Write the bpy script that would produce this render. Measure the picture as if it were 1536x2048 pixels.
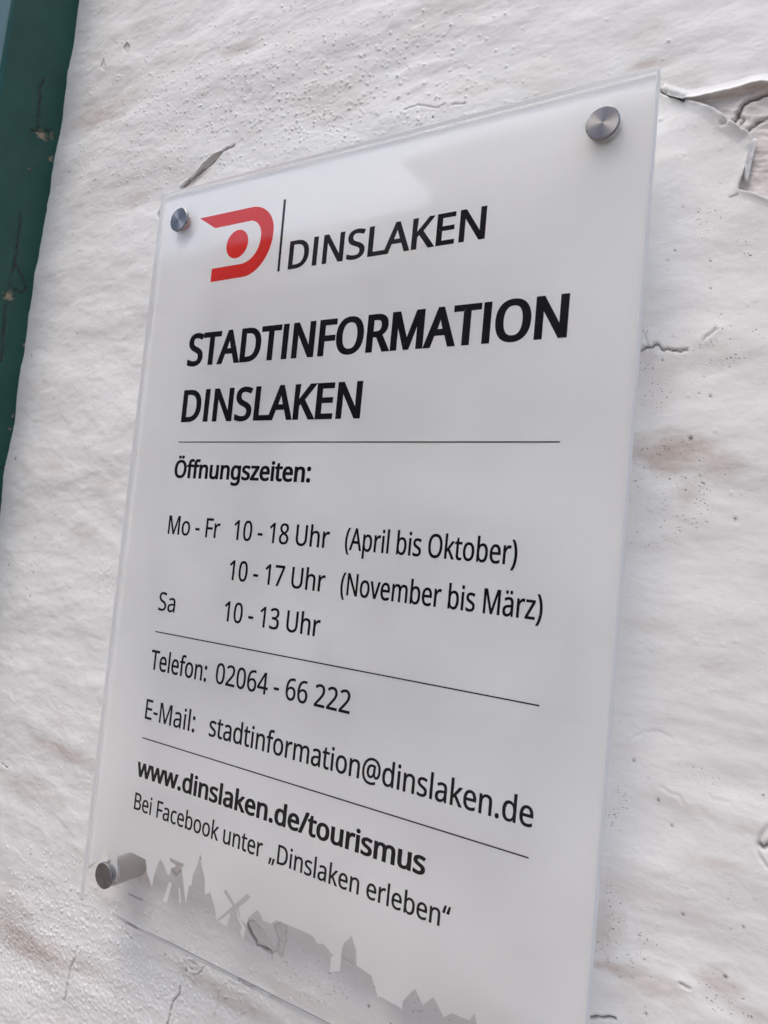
import bpy, bmesh, math, random
import numpy as np
from mathutils import Matrix, Vector
from mathutils.geometry import delaunay_2d_cdt

for o in list(bpy.data.objects):
    bpy.data.objects.remove(o)
sc = bpy.context.scene
COL = sc.collection
MM = 0.001
TOP = 1.75          # height of the sign's top edge above the ground, metres
random.seed(7)

# ------------------------------------------------------------------ camera
# plate frame: x right, y down, z into the wall, millimetres, origin = top left front corner of the sign
def P(x, y, z=0.0):
    return Vector((x * MM, z * MM, TOP - y * MM))
R_CAM = ((0.84531033, -0.09472027, 0.52581224), (0.04800816, 0.99364409, 0.10181666), (-0.53211433, -0.0608234, 0.84448497))
C_CAM = (378.381, 214.091, -303.783)
def dirw(v):
    return Vector((v[0], v[2], -v[1]))
cam = bpy.data.cameras.new('camera')
cam_o = bpy.data.objects.new('camera', cam); COL.objects.link(cam_o)
right, down, fwd = dirw(R_CAM[0]), dirw(R_CAM[1]), dirw(R_CAM[2])
m = Matrix((( right.x, -down.x, -fwd.x), (right.y, -down.y, -fwd.y), (right.z, -down.z, -fwd.z))).to_4x4()
m.translation = P(*C_CAM)
cam_o.matrix_world = m
cam.sensor_fit = 'HORIZONTAL'; cam.sensor_width = 36.0
cam.lens = 36.0 * 1499.18 / 1536.0
cam.clip_start = 0.01; cam.clip_end = 500.0
cam.dof.use_dof = True; cam.dof.focus_distance = 0.40; cam.dof.aperture_fstop = 32.0
sc.camera = cam_o

def to_plane(px, py, z):
    """point (plate mm) where the line of sight through a photo pixel meets the plane at depth z"""
    a = ((px - 768) / 1499.18, (py - 1024) / 1499.18, 1.0)
    d = [sum(R_CAM[i][j] * a[i] for i in range(3)) for j in range(3)]
    k = (z - C_CAM[2]) / d[2]
    return (C_CAM[0] + k * d[0], C_CAM[1] + k * d[1])

# ------------------------------------------------------------------ light
SUN_EL, SUN_AZ = math.radians(62), math.radians(194)   # azimuth clockwise from +Y
world = bpy.data.worlds.new('World'); sc.world = world; world.use_nodes = True
wn = world.node_tree; bg = wn.nodes['Background']
sky = wn.nodes.new('ShaderNodeTexSky'); sky.sky_type = 'NISHITA'; sky.sun_disc = False
sky.sun_elevation = SUN_EL; sky.sun_rotation = SUN_AZ
sky.air_density = 1.0; sky.dust_density = 3.0; sky.ozone_density = 1.0; sky.altitude = 0
wn.links.new(sky.outputs[0], bg.inputs[0]); bg.inputs[1].default_value = 0.13
sun = bpy.data.lights.new('sun', 'SUN'); sun.energy = 0.65; sun.angle = math.radians(28); sun.color = (1.0, 0.95, 0.89)
sun_o = bpy.data.objects.new('sun', sun); COL.objects.link(sun_o)
sd = Vector((math.sin(SUN_AZ) * math.cos(SUN_EL), math.cos(SUN_AZ) * math.cos(SUN_EL), math.sin(SUN_EL)))
sun_o.rotation_euler = (-sd).to_track_quat('-Z', 'Y').to_euler(); sun_o.location = (0, -3, 5)
sc.view_settings.view_transform = 'Standard'; sc.view_settings.look = 'None'
sc.view_settings.exposure = 0.82; sc.view_settings.gamma = 1.0
sc.render.engine = 'CYCLES'
sc.cycles.max_bounces = 32; sc.cycles.transmission_bounces = 32; sc.cycles.glossy_bounces = 8; sc.cycles.diffuse_bounces = 12
sc.cycles.use_denoising = True
sc.cycles.blur_glossy = 0.0; sc.cycles.sample_clamp_indirect = 0.0
sc.cycles.caustics_refractive = True; sc.cycles.caustics_reflective = True

# ------------------------------------------------------------------ helpers
def tag(o, label=None, cat=None, group=None, kind=None):
    for k, v in (('label', label), ('category', cat), ('group', group), ('kind', kind)):
        if v: o[k] = v
    return o
def link_mesh(name, me, mat=None, parent=None, smooth=False):
    o = bpy.data.objects.new(name, me); COL.objects.link(o)
    if mat: me.materials.append(mat)
    if parent: o.parent = parent
    if smooth:
        me.polygons.foreach_set('use_smooth', [True] * len(me.polygons))
    return o
def bm_obj(name, bm, mat=None, parent=None, smooth=False):
    me = bpy.data.meshes.new(name); bm.normal_update(); bm.to_mesh(me); bm.free()
    return link_mesh(name, me, mat, parent, smooth)
def box(bm, x0, x1, y0, y1, z0, z1):
    v = [bm.verts.new(c) for c in ((x0,y0,z0),(x1,y0,z0),(x1,y1,z0),(x0,y1,z0),(x0,y0,z1),(x1,y0,z1),(x1,y1,z1),(x0,y1,z1))]
    for f in ((0,3,2,1),(4,5,6,7),(0,1,5,4),(1,2,6,5),(2,3,7,6),(3,0,4,7)):
        bm.faces.new([v[i] for i in f])
def new_mat(name):
    mt = bpy.data.materials.new(name); mt.use_nodes = True
    nt = mt.node_tree; return mt, nt, nt.nodes['Principled BSDF'], nt.nodes['Material Output']
class NB:
    """tiny node builder"""
    def __init__(s, nt): s.nt = nt
    def n(s, t, **kw):
        x = s.nt.nodes.new(t)
        for k, v in kw.items():
            if k.startswith('i_'):
                key = k[2:]; x.inputs[int(key) if key.isdigit() else key.replace('_', ' ')].default_value = v
            else: setattr(x, k, v)
        return x
    def l(s, a, b): s.nt.links.new(a, b)
    def mapping(s, scale, loc=(0, 0, 0), rot=(0, 0, 0)):
        tc = s.n('ShaderNodeTexCoord'); mp = s.n('ShaderNodeMapping')
        mp.inputs['Scale'].default_value = scale; mp.inputs['Location'].default_value = loc; mp.inputs['Rotation'].default_value = rot
        s.l(tc.outputs['Object'], mp.inputs[0]); return mp.outputs[0]
    def noise(s, vec, scale, detail=4, rough=.55):
        x = s.n('ShaderNodeTexNoise'); x.inputs['Scale'].default_value = scale
        x.inputs['Detail'].default_value = detail; x.inputs['Roughness'].default_value = rough
        s.l(vec, x.inputs['Vector']); return x.outputs['Fac']
    def ramp(s, fac, a, b, ca=(0,0,0,1), cb=(1,1,1,1)):
        x = s.n('ShaderNodeValToRGB'); e = x.color_ramp.elements
        e[0].position = a; e[1].position = b; e[0].color = ca; e[1].color = cb
        s.l(fac, x.inputs[0]); return x.outputs[0]
    def math(s, op, a, b=None, clamp=False):
        x = s.n('ShaderNodeMath'); x.operation = op; x.use_clamp = clamp
        for i, v in enumerate((a, b)):
            if v is None: continue
            if isinstance(v, (int, float)): x.inputs[i].default_value = v
            else: s.l(v, x.inputs[i])
        return x.outputs[0]
    def mix(s, fac, a, b, mode='MIX'):
        x = s.n('ShaderNodeMix'); x.data_type = 'RGBA'; x.blend_type = mode
        for i, v in ((0, fac), (6, a), (7, b)):
            if isinstance(v, (int, float)): x.inputs[i].default_value = v
            elif isinstance(v, tuple): x.inputs[i].default_value = v
            else: s.l(v, x.inputs[i])
        return x.outputs[2]
    def bump(s, h, strength, dist, normal=None):
        x = s.n('ShaderNodeBump'); x.inputs['Strength'].default_value = strength; x.inputs['Distance'].default_value = dist
        s.l(h, x.inputs['Height'])
        if normal is not None: s.l(normal, x.inputs['Normal'])
        return x.outputs[0]

# 2-D gradient noise on arrays
_rng = np.random.RandomState(11)
_perm = np.concatenate([_rng.permutation(256)] * 2)
_g = _rng.rand(256) * 2 * np.pi; _gx, _gy = np.cos(_g), np.sin(_g)
def perlin(x, y):
    xi = np.floor(x).astype(int); yi = np.floor(y).astype(int); xf = x - xi; yf = y - yi
    u = xf * xf * xf * (xf * (xf * 6 - 15) + 10); v = yf * yf * yf * (yf * (yf * 6 - 15) + 10)
    def g(ix, iy, dx, dy):
        h = _perm[_perm[ix & 255] + (iy & 255)]; return _gx[h] * dx + _gy[h] * dy
    a = g(xi, yi, xf, yf); b = g(xi + 1, yi, xf - 1, yf); c = g(xi, yi + 1, xf, yf - 1); d = g(xi + 1, yi + 1, xf - 1, yf - 1)
    return (a + u * (b - a)) + v * ((c + u * (d - c)) - (a + u * (b - a)))
def fbm(x, y, oct=4, gain=.5, lac=2.03):
    s = 0; a = 1
    for i in range(oct):
        s = s + a * perlin(x + 17.3 * i, y - 9.1 * i); a *= gain; x = x * lac; y = y * lac
    return s
def seg_dist(X, Y, pts, closed=False):
    d = np.full(X.shape, 1e9); n = len(pts)
    for i in range(n if closed else n - 1):
        (x0, y0), (x1, y1) = pts[i], pts[(i + 1) % n]
        dx, dy = x1 - x0, y1 - y0; L = dx * dx + dy * dy + 1e-12
        t = np.clip(((X - x0) * dx + (Y - y0) * dy) / L, 0, 1)
        d = np.minimum(d, np.hypot(X - x0 - t * dx, Y - y0 - t * dy))
    return d
def inside(X, Y, pts):
    r = np.zeros(X.shape, bool); n = len(pts)
    for i in range(n):
        (x0, y0), (x1, y1) = pts[i], pts[(i + 1) % n]
        if y0 == y1: continue
        c = ((y0 > Y) != (y1 > Y)) & (X < (x1 - x0) * (Y - y0) / (y1 - y0) + x0); r ^= c
    return r
# ================================================================== the place round the sign
# paving
mt_pave, nt, bs, _ = new_mat('brick_paving'); b = NB(nt)
vec = b.mapping((1, 1, 1))
bt = b.n('ShaderNodeTexBrick', i_Scale=1.0); b.l(vec, bt.inputs['Vector'])
bt.inputs['Color1'].default_value = (.34, .26, .22, 1); bt.inputs['Color2'].default_value = (.42, .34, .30, 1); bt.inputs['Mortar'].default_value = (.20, .17, .15, 1)
bt.inputs['Brick Width'].default_value = .2; bt.inputs['Row Height'].default_value = .1; bt.inputs['Mortar Size'].default_value = .006
cc = b.mix(b.ramp(b.noise(vec, 3.0), .35, .7), bt.outputs[0], (.40, .35, .31, 1)); b.l(cc, bs.inputs['Base Color']); bs.inputs['Roughness'].default_value = .8
me = bpy.data.meshes.new('ground'); me.from_pydata([(-60, -60, 0), (60, -60, 0), (60, 60, 0), (-60, 60, 0)], [], [(0, 1, 2, 3)])
tag(link_mesh('ground', me, mt_pave), kind='structure')

# house across the lane
mt_brick, nt, bs, _ = new_mat('dark_house_brick'); b = NB(nt)
vec = b.mapping((1, 1, 1), rot=(math.radians(90), 0, 0))
bt = b.n('ShaderNodeTexBrick', i_Scale=1.0); b.l(vec, bt.inputs['Vector'])
bt.inputs['Color1'].default_value = (.065, .038, .032, 1); bt.inputs['Color2'].default_value = (.10, .062, .05, 1); bt.inputs['Mortar'].default_value = (.13, .12, .11, 1)
bt.inputs['Brick Width'].default_value = .24; bt.inputs['Row Height'].default_value = .08; bt.inputs['Mortar Size'].default_value = .008
b.l(bt.outputs[0], bs.inputs['Base Color']); bs.inputs['Roughness'].default_value = .85
mt_tile, nt, bs, _ = new_mat('roof_tile'); b = NB(nt)
wv = b.n('ShaderNodeTexWave', i_Scale=3.0); b.l(b.mapping((1, 1, 1)), wv.inputs['Vector'])
b.l(b.mix(wv.outputs['Fac'], (.06, .05, .05, 1), (.10, .085, .08, 1)), bs.inputs['Base Color']); bs.inputs['Roughness'].default_value = .7
mt_wf, _, bs, _ = new_mat('window_paint'); bs.inputs['Base Color'].default_value = (.16, .13, .11, 1); bs.inputs['Roughness'].default_value = .5
mt_wg, _, bs, _ = new_mat('window_pane'); bs.inputs['Base Color'].default_value = (.03, .035, .04, 1); bs.inputs['Roughness'].default_value = .05
def house(x0, x1, y1, depth, eave, ridge, label, wins):
    h = bpy.data.objects.new('house', None); COL.objects.link(h); h.location = ((x0 + x1) / 2, y1, 0)
    tag(h, label, 'house', 'houses across the lane')
    cx = (x0 + x1) / 2; w = (x1 - x0) / 2
    bm = bmesh.new(); box(bm, -w, w, -depth, 0, 0, eave); bm_obj('wall', bm, mt_brick, h)
    bm = bmesh.new()
    vs = [bm.verts.new(c) for c in ((-w-.3, .35, eave+.02), (w+.3, .35, eave+.02), (w+.3, -depth-.35, eave+.02), (-w-.3, -depth-.35, eave+.02), (-w-.3, -depth/2, ridge), (w+.3, -depth/2, ridge))]
    for f in ((0,1,5,4), (2,3,4,5), (1,2,5), (3,0,4), (0,3,2,1)): bm.faces.new([vs[i] for i in f])
    bm_obj('roof', bm, mt_tile, h)
    for (wx, wz, ww, wh) in wins:
        bm = bmesh.new()
        for q in ((wx-ww/2, wx-ww/2+.08, wz, wz+wh), (wx+ww/2-.08, wx+ww/2, wz, wz+wh), (wx-ww/2+.08, wx+ww/2-.08, wz, wz+.08), (wx-ww/2+.08, wx+ww/2-.08, wz+wh-.08, wz+wh), (wx-.03, wx+.03, wz+.08, wz+wh-.08)):
            box(bm, q[0], q[1], 0.002, .05, q[2], q[3])
        wo = bm_obj('window', bm, mt_wf, h)
        bm = bmesh.new(); box(bm, wx-ww/2+.08, wx+ww/2-.08, .003, .02, wz+.08, wz+wh-.08); bm_obj('pane', bm, mt_wg, wo)
house(-4.3, 3.0, -7.5, 8, 6.4, 9.4, 'taller dark brick house across the lane with a grey tiled roof', [(-2.4, 1, 1.1, 1.5), (.2, 1, 1.1, 1.5), (2.4, 1, 1.1, 1.5), (-2.4, 3.8, 1.1, 1.4), (.2, 3.8, 1.1, 1.4), (2.4, 3.8, 1.1, 1.4)])
house(-13.5, -5.1, -7.5, 8, 5.0, 8.2, 'lower dark brick house across the lane, past the gap beside the taller one', [(-3, 1, 1.1, 1.5), (0, 1, 1.1, 1.5), (3, 1, 1.1, 1.5), (-3, 3.2, 1.1, 1.2), (1, 3.2, 1.1, 1.2)])

# ================================================================== whitewashed wall
ZW = 27.0                       # the wall's mean surface, mm behind the sign's front
def W(px, py): return to_plane(px, py, ZW)
def WL(*q): return [W(*p) for p in q]

STEP = 0.62
xf_ = np.concatenate([np.arange(-205, -165, .8), np.arange(-165, 70, .55), np.arange(70, 366, STEP)]); yf_ = np.concatenate([np.arange(-246, 0, .55), np.arange(0, 330, .8), np.arange(330, 566, .55)])
def grow(a, lim, sgn):
    out = []; s = STEP
    while abs(a) < lim if sgn < 0 else a < lim:
        s *= 1.35; a += sgn * s; out.append(a)
        if len(out) > 60: break
    return out
gx = np.array(sorted(grow(xf_[0], 3000, -1)) + list(xf_) + grow(xf_[-1], 3000, 1))
ylo = sorted(grow(yf_[0], 2200, -1)); yhi = [q for q in grow(yf_[-1], 1755, 1) if q < 1755] + [1755.0]
gy = np.array(ylo + list(yf_) + yhi)
X, Y = np.meshgrid(gx, gy)
NXg, NYg = len(gx), len(gy)
wx_ = X + 14 * perlin(X / 90, Y / 70); wy_ = Y + 9 * perlin(X / 75 + 5, Y / 60 + 3)
H = 2.9 * fbm(wx_ / 150, wy_ / 62, 3, .45)                      # slow swell of the old masonry
H += 0.70 * fbm(wx_ / 52 + 9, wy_ / 24, 3, .45) + .30 * fbm(X / 24 + 50, Y / 19 + 60, 3, .5)
CALM = 1 - .62 * np.clip((X - 200) / 110, 0, 1)
H += CALM * (0.12 * np.tanh(9 * fbm(wx_ / 40 + 80, wy_ / 19 + 30, 3, .55)) + .055 * np.tanh(12 * fbm(X / 17 + 20, Y / 9 + 90, 3, .55)))      # edges of old paint layers
H += 0.16 * np.abs(perlin(wx_ / 26, wy_ / 11 + 40)) + .05 * fbm(X / 12 + 3, Y / 6.0, 3, .55)
H -= 0.10 * np.clip(np.abs(fbm(wx_ / 30 + 70, wy_ / 14 + 20, 2)) * -6 + .5, 0, 1)      # brush laps
H += 0.06 * fbm(X / 2.6, Y / 2.2 + 7, 2)
ST = np.zeros_like(H); SP = np.zeros_like(H); EX = np.zeros_like(H); CR = np.zeros_like(H)

def win(cx, cy, r):
    i0, i1 = np.searchsorted(gx, (cx - r, cx + r)); j0, j1 = np.searchsorted(gy, (cy - r, cy + r))
    return (slice(max(j0, 0), j1), slice(max(i0, 0), i1))
def winp(pts, r):
    xs = [p[0] for p in pts]; ys = [p[1] for p in pts]
    i0, i1 = np.searchsorted(gx, (min(xs) - r, max(xs) + r)); j0, j1 = np.searchsorted(gy, (min(ys) - r, max(ys) + r))
    return (slice(j0, j1), slice(i0, i1))

rng = np.random.RandomState(5)
# droplets of thick paint
def pimples(px, py, rx, ry, n, h=.5, r=.85):
    h *= 1.35; n = int(n * 1.5); r *= .82
    for _ in range(n):
        a = rng.normal(0, 1, 2) * .62
        cx, cy = W(px + a[0] * rx, py + a[1] * ry)
        rr = r * rng.uniform(.5, 1.05); hh = h * rng.uniform(.4, 1.2)
        s = win(cx, cy, 3.2 * rr)
        H[s] += hh * np.exp(-((X[s] - cx) ** 2 + (Y[s] - cy) ** 2) / (2 * (rr * .62) ** 2))
pimples(560, 210, 340, 150, 620, .62, .9); pimples(360, 290, 260, 120, 190, .5, .85); pimples(700, 80, 300, 90, 110, .5, .8)
pimples(250, 480, 160, 160, 100, .45, .8); pimples(250, 700, 170, 200, 30, .45, .8); pimples(150, 1600, 120, 200, 55, .5, .8)
pimples(150, 1870, 190, 110, 560, .6, .85); pimples(330, 1985, 200, 60, 320, .6, .85); pimples(40, 1850, 110, 120, 260, .7, .9)
pimples(330, 1990, 330, 90, 200, .4, .8); pimples(1000, 150, 300, 120, 30, .5, .8); pimples(1400, 1000, 160, 800, 50, .4, .7)
pimples(215, 1160, 40, 40, 80, .5, .7); pimples(560, 1960, 260, 80, 130, .35, .75)
s = winp(WL((0, 1700), (0, 2048), (700, 2048), (200, 1780)), 20)
near = np.clip((Y[s] - W(150, 1820)[1]) / 40, 0, 1)
H[s] += near * .38 * fbm(X[s] / 2.6, Y[s] / 2.6, 2)

def blob(A, px, py, rx, ry, amt, warp=.5):
    """soft irregular patch, centre and radii given in photo pixels on the wall"""
    cx, cy = W(px, py); ax = abs(W(px + rx, py)[0] - W(px - rx, py)[0]) / 2; ay = abs(W(px, py + ry)[1] - W(px, py - ry)[1]) / 2
    s = win(cx, cy, max(ax, ay) * 2.6)
    d = np.hypot((X[s] - cx) / ax, (Y[s] - cy) / ay) + warp * fbm(X[s] / (ax * .8) + px, Y[s] / (ay * .8) + py, 3)
    A[s] = np.maximum(A[s], amt * np.clip(1.35 - d, 0, 1))
for q in ((1345, 905, 85, 34, 1.5), (1440, 930, 60, 26, .7), (1380, 985, 30, 30, .5), (1290, 900, 40, 20, .6), (200, 225, 60, 30, .75), (330, 135, 80, 26, .25), (480, 100, 35, 16, .7),
          (60, 1890, 90, 34, .95), (160, 1930, 60, 26, .5), (20, 1820, 40, 40, .5), (1240, 1940, 70, 18, .9), (1310, 1975, 80, 26, .7), (1200, 1850, 45, 50, .65),
          (1440, 1975, 50, 36, .7), (1500, 2030, 60, 22, .6), (1300, 130, 50, 12, .8), (1360, 160, 60, 30, .35), (1450, 1735, 90, 18, .55), (1390, 1620, 90, 14, .35), (1500, 1655, 40, 18, .6),
          (120, 1500, 70, 18, .75), (110, 930, 26, 18, .5), (210, 970, 40, 20, .4), (160, 1065, 30, 18, .55), (60, 1575, 70, 26, .5), (470, 2005, 130, 22, .6), (640, 2010, 120, 22, .3),
          (300, 1750, 22, 20, .5), (1310, 770, 50, 70, .35), (1290, 715, 30, 24, .5), (1450, 700, 90, 40, .25), (1450, 1330, 90, 20, .3), (1300, 1250, 60, 18, .3), (1480, 180, 60, 20, .4), (290, 40, 30, 60, .2), (260, 400, 26, 16, .45)):
    blob(ST, *q)
for q in ((1300, 700, 26, 60, .9), (1430, 690, 80, 50, .8), (1310, 790, 30, 60, .7), (1330, 895, 60, 20, 1), (1390, 935, 60, 24, 1), (1360, 960, 26, 40, 1), (1370, 1020, 50, 70, .8), (1290, 960, 30, 80, .6),
          (1300, 1075, 60, 20, .5), (1235, 1620, 26, 60, .6), (1225, 1840, 42, 60, 1), (1260, 1880, 50, 60, .8), (1225, 1915, 50, 30, 1), (1270, 1955, 60, 14, 1), (1440, 1985, 40, 34, 1), (1480, 2030, 40, 24, .8), (1300, 2030, 70, 16, .6),
          (215, 1160, 34, 34, .9), (1110, 225, 30, 12, .5), (215, 945, 10, 18, 1), (60, 1880, 60, 30, .6), (30, 1130, 60, 30, .5), (1465, 1790, 20, 20, .5), (1400, 1550, 60, 30, .35), (1410, 440, 30, 40, .6), (1500, 500, 40, 60, .3),
          (380, 1890, 40, 14, .8), (640, 1960, 60, 40, .9), (560, 1880, 20, 40, .7), (850, 2000, 60, 30, .6), (380, 1940, 26, 26, .8)):
    blob(SP, *q)

# isolated dark pits and specks: (px, py, radius mm)
for px, py, r in ((460, 222, 1.1), (1470, 1038, 1.1), (1316, 1600, 1.1), (1267, 1521, 1.0), (1343, 1652, .9), (1296, 1555, .6), (327, 1911, 1.0), (110, 798, .8), (107, 842, .8), (118, 1070, .8), (65, 1145, 1.0), (60, 1192, 1.1), (17, 1130, 1.1), (32, 918, 1.6),
                  (62, 710, .8), (62, 711, .8), (31, 917, 1.2), (66, 803, .7), (88, 962, .7), (1382, 878, 1.5), (1421, 792, 1.0), (1398, 786, .7), (1409, 752, .5), (1292, 2028, .9), (1212, 880, .8), (1205, 225, .0), (758, 430, 0), (1365, 1830, 1.0), (1450, 1957, 1.2), (1487, 1855, .8), (64, 1708, 1.2), (60, 1775, .9), (137, 345, 1.2), (141, 343, 1.0), (144, 468, .8), (1366, 412, .7), (1350, 500, .6), (1335, 520, .6), (1420, 520, .7), (1210, 172, .8), (870, 200, .7), (845, 232, .8), (867, 235, .9), (1420, 575, .8), (1325, 720, .7), (1460, 1858, .5), (905, 1960, .9), (590, 1950, .8), (560, 1990, .8), (745, 2006, 1.2), (790, 2040, .9), (780, 2045, 1)):
    if r <= 0: continue
    cx, cy = W(px, py); r *= .62; s = win(cx, cy, 5 * r)
    g = np.exp(-(((X[s] - cx) / 1.0) ** 2 + ((Y[s] - cy)) ** 2) / (2 * (r * .6) ** 2)); H[s] -= g * r * .7; CR[s] = np.maximum(CR[s], np.clip(g * 1.25, 0, 1))

# cracks
def crack(pts, w=.5, depth=.9, lift=.25, wob=.7, ink=None):
    if ink is None: ink = min(1.0, depth ** 1.5)
    w = max(w, .5)
    q = WL(*pts); s = winp(q, 12)
    xx = X[s] + wob * perlin(X[s] / 3.1 + 3, Y[s] / 3.1); yy = Y[s] + wob * perlin(X[s] / 3.1, Y[s] / 3.1 + 8)
    d = seg_dist(xx, yy, q)
    H[s] += lift * np.exp(-(d / 3.5) ** 2) - (depth + lift) * np.exp(-(d / w) ** 2)
    CR[s] = np.maximum(CR[s], ink * np.exp(-(d / (w * .8)) ** 2))
crack([(1284, 702), (1290, 697), (1298, 692), (1306, 693), (1312, 689), (1317, 692), (1322, 698), (1328, 700), (1334, 698), (1345, 702), (1372, 701)], .48, 1.3, .3, 1.1)
crack([(1290, 665), (1294, 680), (1298, 692)], .35, .5, .1)
crack([(1180, 2036), (1195, 2034), (1206, 2036), (1230, 2037)], .6, 1.2, .5)
crack([(156, 1892), (152, 1915), (143, 1935), (134, 1985), (129, 2003)], .4, .7, .2)
crack([(357, 1975), (355, 1990), (343, 2005), (337, 2030), (330, 2060)], .5, .9, .3)
crack([(434, 1985), (430, 2020), (424, 2040)], .3, .4, .1)
crack([(248, 1846), (249, 1868), (262, 1878)], .35, .5, .1)
crack([(1325, 183), (1345, 192), (1370, 199)], .7, 1.6, .7, .2)
crack([(905, 209), (930, 207)], .3, .4, .2); crack([(810, 220), (838, 210), (876, 217), (890, 208)], .45, .35, .35)
crack([(1405, 682), (1420, 668), (1432, 658)], .5, .4, .5); crack([(1263, 1478), (1290, 1464), (1320, 1466), (1345, 1478)], .45, .08, .2)
crack([(1322, 1575), (1340, 1588), (1358, 1592), (1366, 1606)], .6, .12, .25); crack([(1418, 1590), (1420, 1597), (1460, 1606)], .5, .08, .15)
crack([(1361, 1970), (1378, 1977)], .6, .5, .5); crack([(0, 1528), (14, 1537)], .5, .8, .2); crack([(267, 1785), (293, 1797)], .5, .8, .2, .2)
crack([(820, 1908), (842, 1932)], .35, .35, .2, .2); crack([(685, 1905), (710, 1925)], .35, .35, .2, .2)

crack([(372, 1915), (392, 1913), (405, 1930), (400, 1948), (385, 1952), (370, 1945), (366, 1925)], .45, .5, .5, 1.6); crack([(378, 1925), (392, 1932), (388, 1942), (376, 1938)], .4, .5, .4, 1.6)
crack([(1536, 1652), (1522, 1670), (1515, 1690), (1520, 1712), (1536, 1735)], .6, .5, .2, .1, .3); crack([(1520, 1690), (1528, 1696), (1545, 1684)], .8, 1.2, .3)

# patches where the paint has come off: (outline, depth mm)
def patch(pts, depth, ridges=0.0, lift=.5, wob=1.2, bare=1.0):
    q = WL(*pts); s = winp(q, 18)
    xx = X[s] + wob * perlin(X[s] / 4.3 + 31, Y[s] / 4.3); yy = Y[s] + wob * perlin(X[s] / 4.3, Y[s] / 4.3 + 38)
    ins = inside(xx, yy, q); d = seg_dist(xx, yy, q, True); sd = np.where(ins, d, -d)
    k = np.clip(sd / .7 + .5, 0, 1); H[s] += lift * np.exp(-(np.maximum(-sd, 0) / 6) ** 2) * (1 - k) - depth * k
    EX[s] = np.maximum(EX[s], k * bare)
    if ridges:
        u = yy * .93 + xx * -.30; rr = np.abs(perlin(xx / 16, u / 1.9)) + .5 * np.abs(perlin(xx / 9 + 4, u / 1.1 + 5))
        H[s] += k * ridges * (rr * 1.6 - .4 + .5 * fbm(xx / 5, yy / 5, 3)); CR[s] = np.maximum(CR[s], k * np.clip(.45 - rr * 9, 0, 1) * .8)
    CR[s] = np.maximum(CR[s], np.exp(-((sd - .2) / .45) ** 2) * .35)
patch([(1335, 188), (1365, 199), (1392, 197), (1430, 191), (1520, 168), (1600, 170), (1600, 430), (1536, 405), (1500, 390), (1474, 382), (1487, 335), (1498, 275), (1470, 262), (1440, 238), (1410, 218), (1370, 205)], 1.3, .75, .35, .8)
patch([(254, 84), (247, 95), (251, 108), (258, 103), (259, 92)], .9, .3, .3, .9, .7); patch([(207, 118), (201, 134), (206, 141), (213, 134)], .8, .3, .3, .9, .5)
crack([(1448, 250), (1470, 243), (1483, 215), (1500, 200), (1540, 185), (1580, 175)], .9, 1.5, .8, 1.0)
crack([(1495, 260), (1515, 245), (1540, 230)], .6, 1.0, .3, 1.0); crack([(1480, 250), (1488, 240), (1478, 232)], .5, .8, .2, 1.0)
patch([(358, 376), (372, 362), (384, 354), (394, 342), (410, 324), (432, 306), (446, 299), (440, 308), (428, 322), (420, 334), (412, 344), (398, 358), (386, 366), (376, 376)], 1.2, .15, .3, .6, .8)
crack([(360, 374), (378, 356), (412, 330), (446, 300), (466, 288)], .6, 1.0, .0, .6)
patch([(320, 414), (314, 424), (314, 432), (318, 438), (326, 440), (326, 414)], 1.6, 0, .3, .3)
patch([(500, 1842), (512, 1834), (530, 1852), (548, 1880), (560, 1900), (545, 1905), (522, 1886), (508, 1864)], .8, .4, .3, 1.4, .55)
patch([(556, 1846), (574, 1838), (584, 1846), (580, 1880), (570, 1912), (562, 1900), (566, 1872)], .5, .6, .2, 2.2, .75)
crack([(499, 1838), (507, 1862), (520, 1886), (552, 1902)], .8, 1.0, .3, 1.2)
patch([(338, 1712), (372, 1728), (370, 1736), (360, 1748), (345, 1735), (336, 1722)], 1.0, .2, .2, .6)
H_edge_x = X - W(159, 0)[0]

verts = np.stack([X.ravel() * MM, (ZW - H.ravel()) * MM, TOP - Y.ravel() * MM], 1).astype(np.float32)
idx = np.arange(NXg * NYg).reshape(NYg, NXg)
quads = np.stack([idx[:-1, :-1], idx[1:, :-1], idx[1:, 1:], idx[:-1, 1:]], -1).reshape(-1, 4)
me = bpy.data.meshes.new('plaster_wall')
me.vertices.add(len(verts)); me.vertices.foreach_set('co', verts.ravel())
me.loops.add(quads.size); me.loops.foreach_set('vertex_index', quads.ravel().astype(np.int32))
me.polygons.add(len(quads)); me.polygons.foreach_set('loop_start', np.arange(0, quads.size, 4, dtype=np.int32)); me.polygons.foreach_set('loop_total', np.full(len(quads), 4, np.int32))
me.polygons.foreach_set('use_smooth', np.ones(len(quads), bool))
me.update(calc_edges=True)
at = me.color_attributes.new('wear', 'FLOAT_COLOR', 'POINT')
at.data.foreach_set('color', np.stack([np.clip(a, 0, 1).ravel() for a in (ST, SP, EX, CR)], 1).astype(np.float32).ravel())

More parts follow.
